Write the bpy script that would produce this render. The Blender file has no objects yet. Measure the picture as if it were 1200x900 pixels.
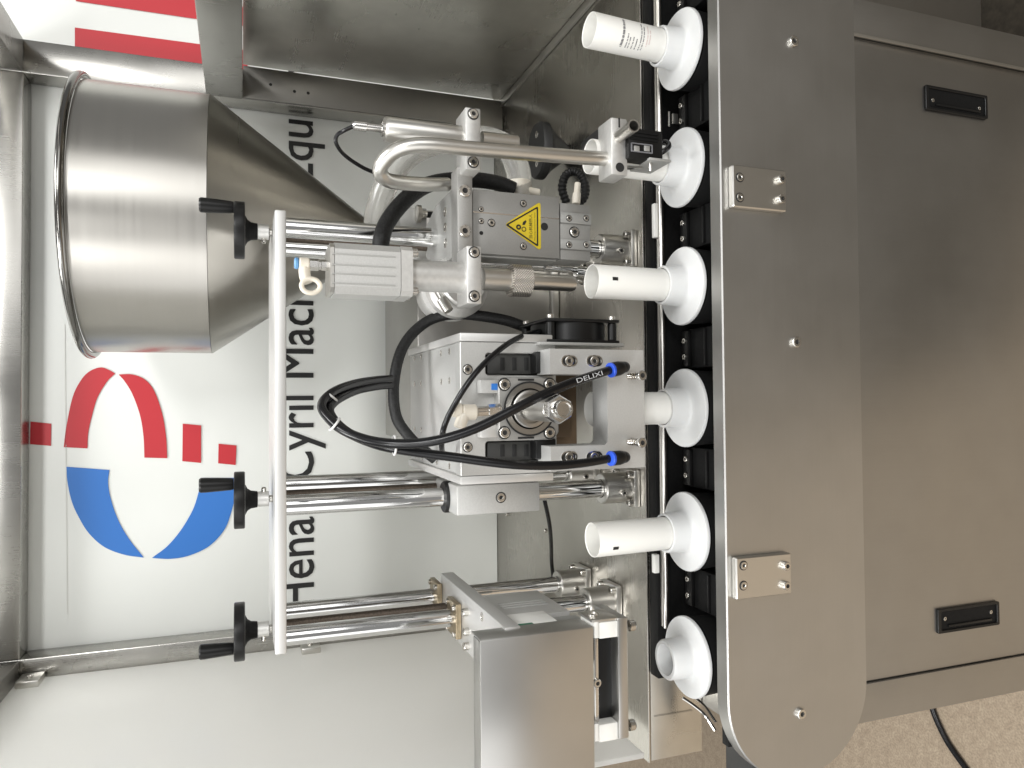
import bpy, bmesh, math, random
from mathutils import Vector, Matrix
rnd = random.Random(7)
rad = math.radians
sc = bpy.context.scene
C = sc.collection
# ------------------------------------------------------------------ camera
EYE = 1.27                                  # the tripod head: 1.27 m above the floor
TILT, YAW, ROLL = rad(20), rad(1.4), rad(0.0)
FPX = 867.0                                 # 26 mm lens on a 36 mm frame, photo 1200 px wide
F = Vector((math.sin(YAW)*math.cos(TILT), math.cos(YAW)*math.cos(TILT), -math.sin(TILT)))
R = Vector((math.cos(YAW), -math.sin(YAW), 0))
D = R.cross(-F)                             # the phone was held on its side: image right is world down
CAM = Vector((0, 0, EYE))
cd = bpy.data.cameras.new('camera'); cd.lens = 26.0; cd.sensor_width = 36; cd.clip_start = .02; cd.clip_end = 60
cam = bpy.data.objects.new('camera', cd); C.objects.link(cam)
M3 = Matrix((D, R, -F)).transposed()
cam.matrix_world = Matrix.Translation(CAM) @ M3.to_4x4()
sc.camera = cam
# ------------------------------------------------------------------ world, lamps, exposure
w = bpy.data.worlds.new('World'); sc.world = w; w.use_nodes = True
bg = w.node_tree.nodes['Background']; bg.inputs[0].default_value = (1, .995, .975, 1); bg.inputs[1].default_value = .30
def area(name, loc, target, sx, sy, power, col=(1, 1, 1)):
    l = bpy.data.lights.new(name, 'AREA'); l.shape = 'RECTANGLE'; l.size = sx; l.size_y = sy
    l.energy = power; l.color = col
    o = bpy.data.objects.new(name, l); C.objects.link(o); o.location = loc
    o.rotation_euler = (Vector(target)-Vector(loc)).to_track_quat('-Z', 'Y').to_euler()
    return o
for lx, ly, lz_, p in ((-2.6, -2.4, 3.6, 66), (-1.0, -3.6, 3.5, 34), (1.5, -3.3, 3.4, 70), (-2.0, -.5, 3.9, 30), (-.95, .2, 3.8, 52), (.95, .15, 3.8, 54)):
    area('highbay_lamp', (lx, ly, lz_), (lx*.4, .5, 1.0), 1.3, .6, p, (1, .998, .987))
area('added_side_fill', (-3.5, -2.0, 1.75), (0, .9, 1.25), 4.0, 3.0, 52, (1, .998, .987))  # added soft panel light at front left, evens out the board
sc.view_settings.view_transform = 'Standard'; sc.view_settings.look = 'None'
sc.view_settings.exposure = 0.0; sc.view_settings.gamma = 1.0
try:
    sc.cycles.max_bounces = 8; sc.cycles.use_denoising = True; sc.cycles.glossy_bounces = 5
    sc.cycles.sample_clamp_indirect = 6
except Exception: pass

area('added_front_fill', (2.3, -3.6, 1.5), (0, 1.0, 1.1), 2.6, 1.9, 36, (1, .998, .987))  # added low fill light at right, lifts the lower board

# ------------------------------------------------------------------ measuring helpers (photo pixel on a plane of known distance)
def ray(px, py): return F*FPX + D*(px-600) + R*(450-py)
def at(px, py, Y):
    r = ray(px, py); return CAM + r*(Y/r.y)
def onz(px, py, z):
    r = ray(px, py); return CAM + r*((z-EYE)/r.z)
def onx(px, py, x):
    r = ray(px, py); return CAM + r*(x/r.x)
def m(px, py, Y): return (at(px, py, Y)-CAM).dot(F)/FPX     # metres per photo pixel there

# ------------------------------------------------------------------ materials
def mat(name, base, rough=.5, metal=0.0, brush=None, smudge=0, bump=0, grain=0, grain_scale=300, spec=.5, trans=0, sss=0, coat=0, alpha=1, rvar=0, knurl=0):
    mt = bpy.data.materials.new(name); mt.use_nodes = True
    nt = mt.node_tree; N = nt.nodes; L = nt.links; b = N['Principled BSDF']
    b.inputs['Base Color'].default_value = (*base, 1); b.inputs['Roughness'].default_value = rough
    b.inputs['Metallic'].default_value = metal; b.inputs['Specular IOR Level'].default_value = spec
    b.inputs['Transmission Weight'].default_value = trans
    b.inputs['Coat Weight'].default_value = coat; b.inputs['Alpha'].default_value = alpha
    if sss:
        b.inputs['Subsurface Weight'].default_value = sss; b.inputs['Subsurface Radius'].default_value = (.01, .008, .006); b.inputs['Subsurface Scale'].default_value = .5
    tc = N.new('ShaderNodeTexCoord'); hgt = None; rl = []
    def noise(scale3, sc_, det=3):
        mp = N.new('ShaderNodeMapping'); mp.inputs['Scale'].default_value = scale3
        L.new(tc.outputs['Object'], mp.inputs[0])
        n = N.new('ShaderNodeTexNoise'); n.inputs['Scale'].default_value = sc_; n.inputs['Detail'].default_value = det
        L.new(mp.outputs[0], n.inputs[0]); return n.outputs[0]
    def rng(s, a, b_):
        r = N.new('ShaderNodeMapRange'); r.inputs[3].default_value = a; r.inputs[4].default_value = b_
        r.inputs[1].default_value = .25; r.inputs[2].default_value = .75
        L.new(s, r.inputs[0]); return r.outputs[0]
    col = None
    def mulcol(s):
        nonlocal col
        mx = N.new('ShaderNodeMix'); mx.data_type = 'RGBA'; mx.blend_type = 'MULTIPLY'; mx.inputs[0].default_value = 1
        if col is None: mx.inputs[6].default_value = (*base, 1)
        else: L.new(col, mx.inputs[6])
        L.new(s, mx.inputs[7]); col = mx.outputs[2]
    def addrough(s, amt):
        rl.append(rng(s, -amt, amt))
    if brush == 'ring':                      # brushed round its own upright axis
        tg = N.new('ShaderNodeTangent'); tg.direction_type = 'RADIAL'; tg.axis = 'Z'; L.new(tg.outputs[0], b.inputs['Tangent'])
        b.inputs['Anisotropic'].default_value = .45; b.inputs['Anisotropic Rotation'].default_value = .25
    if brush:
        s3 = {'x': (.012, 1, 1), 'y': (1, .012, 1), 'z': (1, 1, .012), 'ring': (.012, .012, 1)}[brush]
        nb = noise(s3, 900 if brush != 'ring' else 260, 2); hgt = nb
        addrough(nb, .012 if brush != 'ring' else .025); mulcol(rng(nb, .985, 1.01))
    if smudge:
        ns = noise((1, 1, 1), 9, 6); addrough(ns, smudge*.4)
        ns2 = noise((1, 1, 1), 26, 5); mulcol(rng(ns2, 1-smudge*.4, 1+smudge*.15))
    if grain:
        ng = noise((1, 1, 1), grain_scale, 2); mulcol(rng(ng, 1-grain, 1+grain)); hgt = ng if hgt is None else hgt
    if rvar:
        addrough(noise((1, 1, 1), 35, 4), rvar)
    if knurl:
        wv = []
        for sgn in (1, -1):
            mp = N.new('ShaderNodeMapping'); mp.inputs['Rotation'].default_value = (0, sgn*rad(45), 0)
            L.new(tc.outputs['Object'], mp.inputs[0])
            x = N.new('ShaderNodeTexWave'); x.inputs['Scale'].default_value = knurl; L.new(mp.outputs[0], x.inputs[0]); wv.append(x.outputs[1])
        mm = N.new('ShaderNodeMath'); mm.operation = 'MINIMUM'; L.new(wv[0], mm.inputs[0]); L.new(wv[1], mm.inputs[1])
        hgt = mm.outputs[0]; mulcol(rng(hgt, .55, 1.05))
    if hgt is not None and bump:
        bp = N.new('ShaderNodeBump'); bp.inputs['Strength'].default_value = bump; bp.inputs['Distance'].default_value = .0006
        L.new(hgt, bp.inputs['Height']); L.new(bp.outputs[0], b.inputs['Normal'])
    if col is not None: L.new(col, b.inputs['Base Color'])
    if rl:
        acc = None
        for s in rl:
            ad = N.new('ShaderNodeMath'); ad.operation = 'ADD'; L.new(s, ad.inputs[0])
            if acc is None: ad.inputs[1].default_value = rough
            else: L.new(acc, ad.inputs[1])
            acc = ad.outputs[0]
        cl = N.new('ShaderNodeClamp'); cl.inputs[1].default_value = .04; cl.inputs[2].default_value = 1
        L.new(acc, cl.inputs[0]); L.new(cl.outputs[0], b.inputs['Roughness'])
    return mt
STEEL = (.56, .535, .49)
M = dict(
    cover=mat('brushed_cover_steel', (.475, .47, .455), .38, 1, 'x', .10),
    cabinet=mat('brushed_cabinet_steel', (.385, .375, .355), .38, 1, 'z', .10),
    sheet=mat('smudged_sheet_steel', (.60, .585, .54), .30, 1, 'y', .28, bump=.01),
    table=mat('tabletop_steel', (.53, .51, .47), .27, 1, 'x', .12, bump=0),
    frame=mat('frame_steel', (.43, .42, .395), .27, 1, 'z', .16),
    hopper=mat('hopper_steel', (.47, .455, .425), .33, 1, 'ring', .05),
    hopper_ring=mat('hopper_cone_steel', (.40, .385, .355), .30, 1, 'ring', .02),
    bright=mat('polished_steel', (.70, .685, .66), .17, 1),
    satin=mat('satin_steel', (.62, .605, .57), .32, 1, rvar=.015),
    chrome=mat('chromed_rod', (.74, .74, .735), .09, 1),
    alu=mat('anodised_aluminium', (.55, .55, .535), .50, .6, grain=.05, grain_scale=700),
    alu_mid=mat('slide_aluminium', (.37, .365, .35), .5, .6, grain=.05, grain_scale=700),
    alu_brush=mat('milled_aluminium', (.64, .635, .62), .45, .65, 'x', .05),
    alu_cast=mat('blasted_aluminium', (.61, .605, .585), .42, .65, grain=.06, grain_scale=260, bump=.15),
    alu_dark=mat('grey_aluminium', (.42, .42, .405), .5, .6, grain=.05, grain_scale=600),
    knurl=mat('knurled_steel', (.66, .61, .55), .30, 1, knurl=190, bump=.9),
    bolt=mat('bolt_steel', (.62, .60, .56), .26, 1),
    brass=mat('brassy_bronze', (.36, .295, .20), .38, .9, grain=.12, grain_scale=200),
    thread=mat('threaded_screw', (.13, .105, .085), .45, .8, grain=.3, grain_scale=500, bump=.3),
    black=mat('black_plastic', (.007, .007, .007), .34, 0, spec=.32),
    blackmat=mat('matt_black_plastic', (.010, .010, .010), .5, 0, spec=.08, grain=.2, grain_scale=400),
    rubber=mat('black_rubber', (.009, .009, .009), .45, 0, spec=.3),
    darkgrey=mat('dark_grey_plastic', (.016, .016, .016), .45, 0, spec=.35, grain=.12, grain_scale=500),
    pu=mat('black_air_tube', (.006, .006, .007), .25, 0, spec=.38),
    braid=mat('braided_sleeve', (.009, .009, .009), .5, 0, grain=.7, grain_scale=520, bump=.9, spec=.3),
    white=mat('white_plastic', (.80, .795, .76), .42, 0, sss=.05, rvar=.05),
    cup=mat('milky_nylon', (.60, .605, .60), .40, 0, sss=.10, grain=.03, grain_scale=60),
    tube=mat('tube_plastic', (.77, .76, .72), .38, 0, sss=.06),
    panel=mat('white_panel', (.80, .80, .785), .28, 0, grain=.01, grain_scale=20),
    banner=mat('white_banner_print', (.80, .815, .785), .40, 0, grain=.015, grain_scale=8),
    seam=mat('banner_seam', (.74, .74, .71), .5, 0),
    red=mat('red_print', (.50, .022, .032), .42, 0),
    blue=mat('blue_print', (.030, .17, .54), .42, 0),
    ink=mat('black_print', (.012, .012, .012), .45, 0),
    greyink=mat('grey_print', (.16, .16, .17), .5, 0),
    pinkink=mat('faded_red_print', (.62, .50, .48), .5, 0),
    whiteink=mat('white_print', (.62, .64, .66), .5, 0),
    yellow=mat('yellow_sticker', (.66, .50, .025), .35, 0, grain=.03, grain_scale=90),
    bluering=mat('blue_release_ring', (.025, .09, .60), .35, 0),
    paleblue=mat('pale_blue_ring', (.12, .29, .52), .4, 0),
    beige=mat('beige_fitting', (.68, .63, .54), .35, 0, sss=.1),
    clear=mat('cloudy_hose', (.80, .79, .75), .22, 0, trans=.78, grain=.06, grain_scale=70),
    green=mat('green_circuit', (.012, .16, .085), .4, 0, grain=.4, grain_scale=300),
    brown=mat('brown_fibre_board', (.10, .065, .035), .6, 0, grain=.2, grain_scale=60),
    tie=mat('cable_tie', (.66, .66, .65), .4, 0),
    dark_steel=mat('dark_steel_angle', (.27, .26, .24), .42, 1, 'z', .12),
    mat=mat('floor_darkener', (.075, .062, .045), .7, 0, grain=.3, grain_scale=80),  # for the added dark sheet on the floor
    dark_chrome=mat('rolled_rim_steel', (.20, .195, .185), .16, 1),
    boxsteel=mat('satin_sheet_steel', (.54, .535, .52), .33, 1, None, .10),
    ringsteel=mat('turned_steel', (.42, .41, .39), .30, 1),
    padgrey=mat('grey_heater_pad', (.045, .045, .043), .45, 0, spec=.4),
    hole=mat('dark_hole', (.01, .01, .01), .7, 0),
)
def concrete():
    mt = bpy.data.materials.new('concrete_floor'); mt.use_nodes = True
    nt = mt.node_tree; N = nt.nodes; L = nt.links; b = N['Principled BSDF']
    tc = N.new('ShaderNodeTexCoord')
    def nz(s, d):
        n = N.new('ShaderNodeTexNoise'); n.inputs['Scale'].default_value = s; n.inputs['Detail'].default_value = d; L.new(tc.outputs['Object'], n.inputs[0]); return n.outputs[0]
    big, mid, fine = nz(3, 5), nz(60, 8), nz(260, 3)
    r1 = N.new('ShaderNodeValToRGB'); r1.color_ramp.elements[0].position = .3; r1.color_ramp.elements[0].color = (.335, .262, .188, 1); r1.color_ramp.elements[1].position = .72; r1.color_ramp.elements[1].color = (.43, .345, .25, 1)
    L.new(mid, r1.inputs[0])
    r2 = N.new('ShaderNodeValToRGB'); r2.color_ramp.elements[0].position = .34; r2.color_ramp.elements[0].color = (.55, .55, .55, 1); r2.color_ramp.elements[1].position = .62; r2.color_ramp.elements[1].color = (1.1, 1.1, 1.1, 1)
    L.new(fine, r2.inputs[0])
    x = N.new('ShaderNodeMix'); x.data_type = 'RGBA'; x.blend_type = 'MULTIPLY'; x.inputs[0].default_value = .6
    L.new(r1.outputs[0], x.inputs[6]); L.new(r2.outputs[0], x.inputs[7]); L.new(x.outputs[2], b.inputs['Base Color'])
    b.inputs['Roughness'].default_value = .62
    bp = N.new('ShaderNodeBump'); bp.inputs['Strength'].default_value = .10; bp.inputs['Distance'].default_value = .002; L.new(fine, bp.inputs['Height']); L.new(bp.outputs[0], b.inputs['Normal'])
    return mt
M['floor'] = concrete()
def opal():                                  # milky acrylic: part of the light comes through
    mt = M['panel']; nt = mt.node_tree; N = nt.nodes; L = nt.links; b = N['Principled BSDF']; out = N['Material Output']
    tr = N.new('ShaderNodeBsdfTranslucent'); tr.inputs[0].default_value = (.86, .86, .84, 1)
    mx = N.new('ShaderNodeMixShader'); mx.inputs[0].default_value = .6
    L.new(b.outputs[0], mx.inputs[1]); L.new(tr.outputs[0], mx.inputs[2]); L.new(mx.outputs[0], out.inputs[0])
opal()

# ------------------------------------------------------------------ object helpers
def tag(o, label=None, cat=None, group=None, kind=None):
    if label: o['label'] = label
    if cat: o['category'] = cat
    if group: o['group'] = group
    if kind: o['kind'] = kind
    return o
def thing(name, loc, label, cat, group=None):
    o = bpy.data.objects.new(name, None); C.objects.link(o); o.location = loc; o.empty_display_size = .02
    o['_'] = 0; del o['_']
    return tag(o, label, cat, group)
def origin(p):
    v = Vector((0, 0, 0))
    while p is not None: v += p.location; p = p.parent
    return v
def finish(me, bm, mt, angle=35):
    bm.to_mesh(me); bm.free()
    for f in me.polygons: f.use_smooth = True
    me.set_sharp_from_angle(angle=rad(angle))
    if mt is not None: me.materials.append(M[mt] if isinstance(mt, str) else mt)
def obj(name, bm, mt, parent=None, loc=None, angle=35):
    """bm is in world coordinates; the mesh is moved to its thing's origin"""
    o0 = origin(parent) if parent else Vector(loc or (0, 0, 0))
    bmesh.ops.translate(bm, verts=bm.verts, vec=-o0)
    bmesh.ops.recalc_face_normals(bm, faces=bm.faces)
    me = bpy.data.meshes.new(name); finish(me, bm, mt, angle)
    o = bpy.data.objects.new(name, me); C.objects.link(o)
    if parent: o.parent = parent
    else: o.location = o0
    return o
def B(): return bmesh.new()
def box(bm, x0, x1, y0, y1, z0, z1, bev=.0008, seg=2):
    x0, x1 = sorted((x0, x1)); y0, y1 = sorted((y0, y1)); z0, z1 = sorted((z0, z1))
    vs = [bm.verts.new((x, y, z)) for x in (x0, x1) for y in (y0, y1) for z in (z0, z1)]
    fs = [(0, 1, 3, 2), (4, 6, 7, 5), (0, 4, 5, 1), (2, 3, 7, 6), (0, 2, 6, 4), (1, 5, 7, 3)]
    faces = [bm.faces.new([vs[i] for i in f]) for f in fs]
    if bev:
        bev = min(bev, .3*min(x1-x0, y1-y0, z1-z0))
        es = list({e for f in faces for e in f.edges})
        bmesh.ops.bevel(bm, geom=es, offset=bev, segments=seg, affect='EDGES', profile=.5)
    return bm
def pbox(px0, px1, py0, py1, Y, d, bev=.0008, bm=None):
    """a box whose front face covers this photo rectangle at distance Y and that is d deep"""
    bm = bm or B(); cx, cy = (px0+px1)/2, (py0+py1)/2
    box(bm, at(cx, py1, Y).x, at(cx, py0, Y).x, Y, Y+d, at(px1, cy, Y).z, at(px0, cy, Y).z, bev); return bm
def frame_of(axis):
    a = Vector(axis).normalized(); t = Vector((1, 0, 0)) if abs(a.x) < .9 else Vector((0, 1, 0))
    u = (t - a*t.dot(a)).normalized(); return u, a.cross(u), a
def lathe(bm, o, axis, prof, n=32, close=True):
    """prof: (along, radius) pairs along the axis"""
    u, v, a = frame_of(axis); o = Vector(o); rings = []
    for s, r in prof:
        rings.append([bm.verts.new(o + a*s + (u*math.cos(2*math.pi*k/n)+v*math.sin(2*math.pi*k/n))*r) for k in range(n)])
    for i in range(len(rings)-1):
        for k in range(n):
            bm.faces.new((rings[i][k], rings[i][(k+1) % n], rings[i+1][(k+1) % n], rings[i+1][k]))
    if close:
        bm.faces.new(rings[0][::-1]); bm.faces.new(rings[-1])
    return bm
def cyl(bm, p0, p1, r, n=24, bev=.0006):
    p0, p1 = Vector(p0), Vector(p1); L_ = (p1-p0).length; bev = min(bev, r*.3, L_*.3)
    return lathe(bm, p0, p1-p0, [(0, r-bev), (bev, r), (L_-bev, r), (L_, r-bev)], n)
def vcyl(px0, px1, py, Y, rpx, n=24, bm=None, bev=.0006):
    bm = bm or B(); cx = (px0+px1)/2; x = at(cx, py, Y).x
    return cyl(bm, (x, Y, at(px1, py, Y).z), (x, Y, at(px0, py, Y).z), rpx*m(cx, py, Y), n, bev)
def spline(pts, per=10):
    P = [Vector(p) for p in pts]; out = []
    for i in range(len(P)-1):
        p0 = P[i-1] if i else P[0]*2-P[1]; p1, p2 = P[i], P[i+1]; p3 = P[i+2] if i+2 < len(P) else P[-1]*2-P[-2]
        for k in range(per):
            t = k/per
            out.append(.5*((2*p1)+(p2-p0)*t+(2*p0-5*p1+4*p2-p3)*t*t+(3*p1-p0-3*p2+p3)*t*t*t))
    out.append(P[-1]); return out
def sweep(bm, pts, r, n=12, wob=0, wobn=0, cap=True):
    T = [(pts[min(i+1, len(pts)-1)]-pts[max(i-1, 0)]).normalized() for i in range(len(pts))]
    u, v, _ = frame_of(T[0]); rings = []
    for i, p in enumerate(pts):
        u = (u - T[i]*u.dot(T[i])).normalized(); v = T[i].cross(u)
        rr = r(i/(len(pts)-1)) if callable(r) else r
        if wob: rr *= 1 + wob*(1 if i % 2 else -1)
        rings.append([bm.verts.new(p+(u*math.cos(2*math.pi*k/n)+v*math.sin(2*math.pi*k/n))*rr) for k in range(n)])
    for i in range(len(rings)-1):
        for k in range(n):
            bm.faces.new((rings[i][k], rings[i][(k+1) % n], rings[i+1][(k+1) % n], rings[i+1][k]))
    if cap: bm.faces.new(rings[0][::-1]); bm.faces.new(rings[-1])
    return bm
def hose(pxs, r, n=12, per=10, **k):
    return sweep(B(), spline([at(*p) for p in pxs], per), r, n, **k)
def prism(bm, poly, d, axis):
    """a flat polygon (world points) given thickness d along the axis"""
    a = Vector(axis)*d
    lo = [bm.verts.new(Vector(p)) for p in poly]; hi = [bm.verts.new(Vector(p)+a) for p in poly]
    bm.faces.new(lo[::-1]); bm.faces.new(hi); n = len(poly)
    for i in range(n): bm.faces.new((lo[i], lo[(i+1) % n], hi[(i+1) % n], hi[i]))
    return bm
def bevel_all(bm, off, seg=2):
    es = [e for e in bm.edges if len(e.link_faces) == 2 and e.calc_face_angle(0) > rad(35)]
    bmesh.ops.bevel(bm, geom=es, offset=off, segments=seg, affect='EDGES', profile=.5); return bm
def plate_xz(Y, d, outer, holes=(), bev=.0006):
    """a vertical plate facing the viewer; outer and holes are lists of (x, z); front at Y"""
    bm = B(); loops = []
    def ring(pts):
        vs = [bm.verts.new((x, Y, z)) for x, z in pts]
        return [bm.edges.new((vs[i], vs[(i+1) % len(vs)])) for i in range(len(vs))]
    es = ring(outer)
    for h in holes: es += ring(h)
    bmesh.ops.triangle_fill(bm, use_beauty=True, use_dissolve=False, edges=es, normal=(0, -1, 0))
    fs = list(bm.faces)
    g = bmesh.ops.extrude_face_region(bm, geom=fs)
    bmesh.ops.translate(bm, verts=[e for e in g['geom'] if isinstance(e, bmesh.types.BMVert)], vec=(0, d, 0))
    bmesh.ops.recalc_face_normals(bm, faces=bm.faces)
    if bev: bevel_all(bm, bev, 1)
    return bm
def rrect(x0, x1, z0, z1, r, n=5):
    x0, x1 = sorted((x0, x1)); z0, z1 = sorted((z0, z1)); r = min(r, .499*(x1-x0), .499*(z1-z0)); o = []
    for cx, cz, a in ((x1-r, z1-r, 0), (x0+r, z1-r, 90), (x0+r, z0+r, 180), (x1-r, z0+r, 270)):
        for k in range(n+1):
            t = rad(a+90*k/n); o.append((cx+r*math.cos(t), cz+r*math.sin(t)))
    return o
def prect(px0, px1, py0, py1, Y, rpx=0):
    cx, cy = (px0+px1)/2, (py0+py1)/2
    return rrect(at(cx, py1, Y).x, at(cx, py0, Y).x, at(px1, cy, Y).z, at(px0, cy, Y).z, max(rpx, .4)*m(cx, cy, Y))
# bolts: one socket cap screw mesh, shared, radius 1 and head height 1 along +Z
def bolt_mesh(n=20, sunk=False):
    bm = B(); prof = [(0, 1), (.82, 1), (1, .86)]
    rings = [[bm.verts.new((math.cos(2*math.pi*k/n)*r, math.sin(2*math.pi*k/n)*r, s)) for k in range(n)] for s, r in prof]
    for i in range(2):
        for k in range(n): bm.faces.new((rings[i][k], rings[i][(k+1) % n], rings[i+1][(k+1) % n], rings[i+1][k]))
    hexa = lambda z, r: [bm.verts.new((math.cos(2*math.pi*k/6)*r, math.sin(2*math.pi*k/6)*r, z)) for k in range(6)]
    inner = [bm.verts.new((math.cos(2*math.pi*k/n)*.47, math.sin(2*math.pi*k/n)*.47, 1)) for k in range(n)]
    for k in range(n): bm.faces.new((rings[2][k], rings[2][(k+1) % n], inner[(k+1) % n], inner[k]))
    low = [bm.verts.new((math.cos(2*math.pi*k/n)*.40, math.sin(2*math.pi*k/n)*.40, .55)) for k in range(n)]
    for k in range(n): bm.faces.new((inner[k], inner[(k+1) % n], low[(k+1) % n], low[k]))
    bm.faces.new(low).material_index = 1
    if sunk:                                    # a counterbore: the dark ring round a recessed head
        z = .04; a_ = [bm.verts.new((math.cos(2*math.pi*k/n)*1.02, math.sin(2*math.pi*k/n)*1.02, z)) for k in range(n)]
        b_ = [bm.verts.new((math.cos(2*math.pi*k/n)*1.26, math.sin(2*math.pi*k/n)*1.26, z)) for k in range(n)]
        for k in range(n): bm.faces.new((a_[k], b_[k], b_[(k+1) % n], a_[(k+1) % n])).material_index = 1
    me = bpy.data.meshes.new('bolt'); finish(me, bm, 'bolt'); me.materials.append(M['hole']); return me
BOLT = bolt_mesh(); SUNK = bolt_mesh(20, True)
def bolt(parent, p, d, r, h=None, name='bolt', mesh=None):
    o = bpy.data.objects.new(name, mesh or BOLT); C.objects.link(o); o.parent = parent
    o.location = Vector(p) - origin(parent)
    o.rotation_euler = Vector(d).to_track_quat('Z', 'Y').to_euler(); o.rotation_euler.rotate_axis('Z', rnd.uniform(0, 1))
    o.scale = (r, r, h or r*.9); return o
FRONT = Vector((0, -1, 0)); UP = Vector((0, 0, 1)); RIGHT = Vector((1, 0, 0))
def fbolt(parent, px, py, Y, rpx, h=None): return bolt(parent, at(px, py, Y), FRONT, rpx*m(px, py, Y), h, mesh=SUNK if h and h < .0025 else None)
def hole_mesh():
    bm = B(); lathe(bm, (0, 0, 0), UP, [(0, 1), (.02, 1)], 16); me = bpy.data.meshes.new('screw_hole'); finish(me, bm, 'hole'); return me
HOLE = hole_mesh()
def fhole(parent, px, py, Y, rpx): return bolt(parent, at(px, py, Y)+FRONT*.0001, FRONT, rpx*m(px, py, Y), .008, 'screw_hole', HOLE)
def text_bm(s, size=1.0, bold=0.0, res=3, extrude=0):
    cu = bpy.data.curves.new('t', 'FONT'); cu.body = s; cu.size = size; cu.offset = bold; cu.resolution_u = res
    o = bpy.data.objects.new('t', cu); C.objects.link(o); bpy.context.view_layer.update()
    me = bpy.data.meshes.new_from_object(o.evaluated_get(bpy.context.evaluated_depsgraph_get()))
    bpy.data.objects.remove(o); bpy.data.curves.remove(cu)
    bm = B(); bm.from_mesh(me); bpy.data.meshes.remove(me); return bm
def text_fit(s, p0, right, up, width, height, mt, parent, name='lettering', bold=0.0, extents=None):
    """lettering laid flat: p0 is the lower left corner, width and height are what it is fitted to"""
    bm = text_bm(s, 1.0, bold)
    if not bm.verts: bm.free(); return None
    xs = [v.co.x for v in bm.verts]; ys = [v.co.y for v in bm.verts]; x0, x1, y0, y1 = min(xs), max(xs), min(ys), max(ys)
    for v in bm.verts:
        a = (v.co.x-x0)/(x1-x0)*width; b = (v.co.y-y0)/(y1-y0)*height
        v.co = Vector(p0)+Vector(right)*a+Vector(up)*b
    me = bpy.data.meshes.new(name); o0 = origin(parent); bmesh.ops.translate(bm, verts=bm.verts, vec=-o0)
    finish(me, bm, mt); o = bpy.data.objects.new(name, me); C.objects.link(o); o.parent = parent; return o
def flat(name, pts, mt, parent):
    bm = B(); vs = [bm.verts.new(p) for p in pts]
    es = [bm.edges.new((vs[i], vs[(i+1) % len(vs)])) for i in range(len(vs))]
    bmesh.ops.triangle_fill(bm, use_beauty=True, edges=es, normal=(0, -1, 0))
    return obj(name, bm, mt, parent)

TZ = .85                                    # height of the tabletop
# ================================================================== SETTING
bm = B(); box(bm, -4, 4, -3, 5, -.05, 0, 0); tag(obj('floor', bm, 'floor'), kind='structure')

bm = B(); prism(bm, [(-.45, -1.9, .0005), (2.4, -2.3, .0005), (2.4, 1.7, .0005), (.47, 1.7, .0005), (.47, .5, .0005), (.10, .36, .0005)], .006, UP); tag(obj('added_floor_darkener', bm, 'mat'), kind='structure')  # added dark sheet: darkens steel reflections and stands in for shade at right

# ---- the printed board behind the machine
YB = 1.236
ban = thing('sign_board', (0, YB, TZ), 'white printed board behind the machine with red and blue logo and black lettering', 'sign board')
bm = B(); box(bm, -1.1, 1.2, YB, YB+.012, TZ-.0, 2.1, .001); obj('board', bm, 'banner', ban)
PB = YB-.0012
def bpoly(name, pts, mt): return flat(name, [at(x, y, PB) for x, y in pts], mt, ban)
bpoly('logo_square', [(35.5, 494), (60, 496.5), (59.5, 522.5), (35, 520.5)], 'red')
def curve2(pts, per=6):   # a smooth line through photo points
    q = spline([Vector((a, b, 0)) for a, b in pts], per); return [(v.x, v.y) for v in q]
bpoly('logo_swoosh', curve2([(74.5, 524), (77.5, 500), (85, 465), (95, 445), (105, 435), (117.5, 430.5), (127.5, 433.5), (135, 438)]) +
      curve2([(134, 438.5), (125, 447.5), (114, 466), (107.5, 487.5), (103.2, 507.5), (102.3, 525.5)]), 'red')
bpoly('logo_swoosh', curve2([(139, 438.8), (155, 438.8), (170, 445), (181, 459), (190, 485), (194.5, 512), (195.8, 537)]) +
      curve2([(169, 536.3), (168, 512), (164, 487), (155, 462), (146, 447), (139, 439)]), 'red')
bpoly('logo_square', [(214, 496.5), (235.5, 498.5), (235.5, 542.5), (213.5, 540.5)], 'red')
bpoly('logo_square', [(256, 520), (277, 522), (276, 545), (255.5, 543)], 'red')
bpoly('logo_bowl', curve2([(77.5, 547), (79, 566), (84, 588), (92, 606), (104, 625), (122, 641), (145, 650), (168, 653.5)]) +
      curve2([(168, 653), (152, 633), (139, 611), (130, 586), (126.5, 566), (128, 550.8)]), 'blue')
bpoly('logo_bowl', curve2([(178, 654), (200, 655), (222, 651), (245, 640), (262, 622), (270, 603), (277, 575), (277, 560)]) +
      curve2([(236, 560), (233, 575), (226, 597), (212, 621), (196, 640), (179, 653)]), 'blue')
bpoly('red_stripe', [(87.5, 32), (290, 59), (290, 82), (87.5, 54)], 'red')
bpoly('red_stripe', [(88.5, -22), (290, 9), (290, 31), (88.5, 1)], 'red')
bpoly('board_seam', [(75, 380), (76.2, 380), (79.2, 720), (78, 720)], 'seam')
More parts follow.
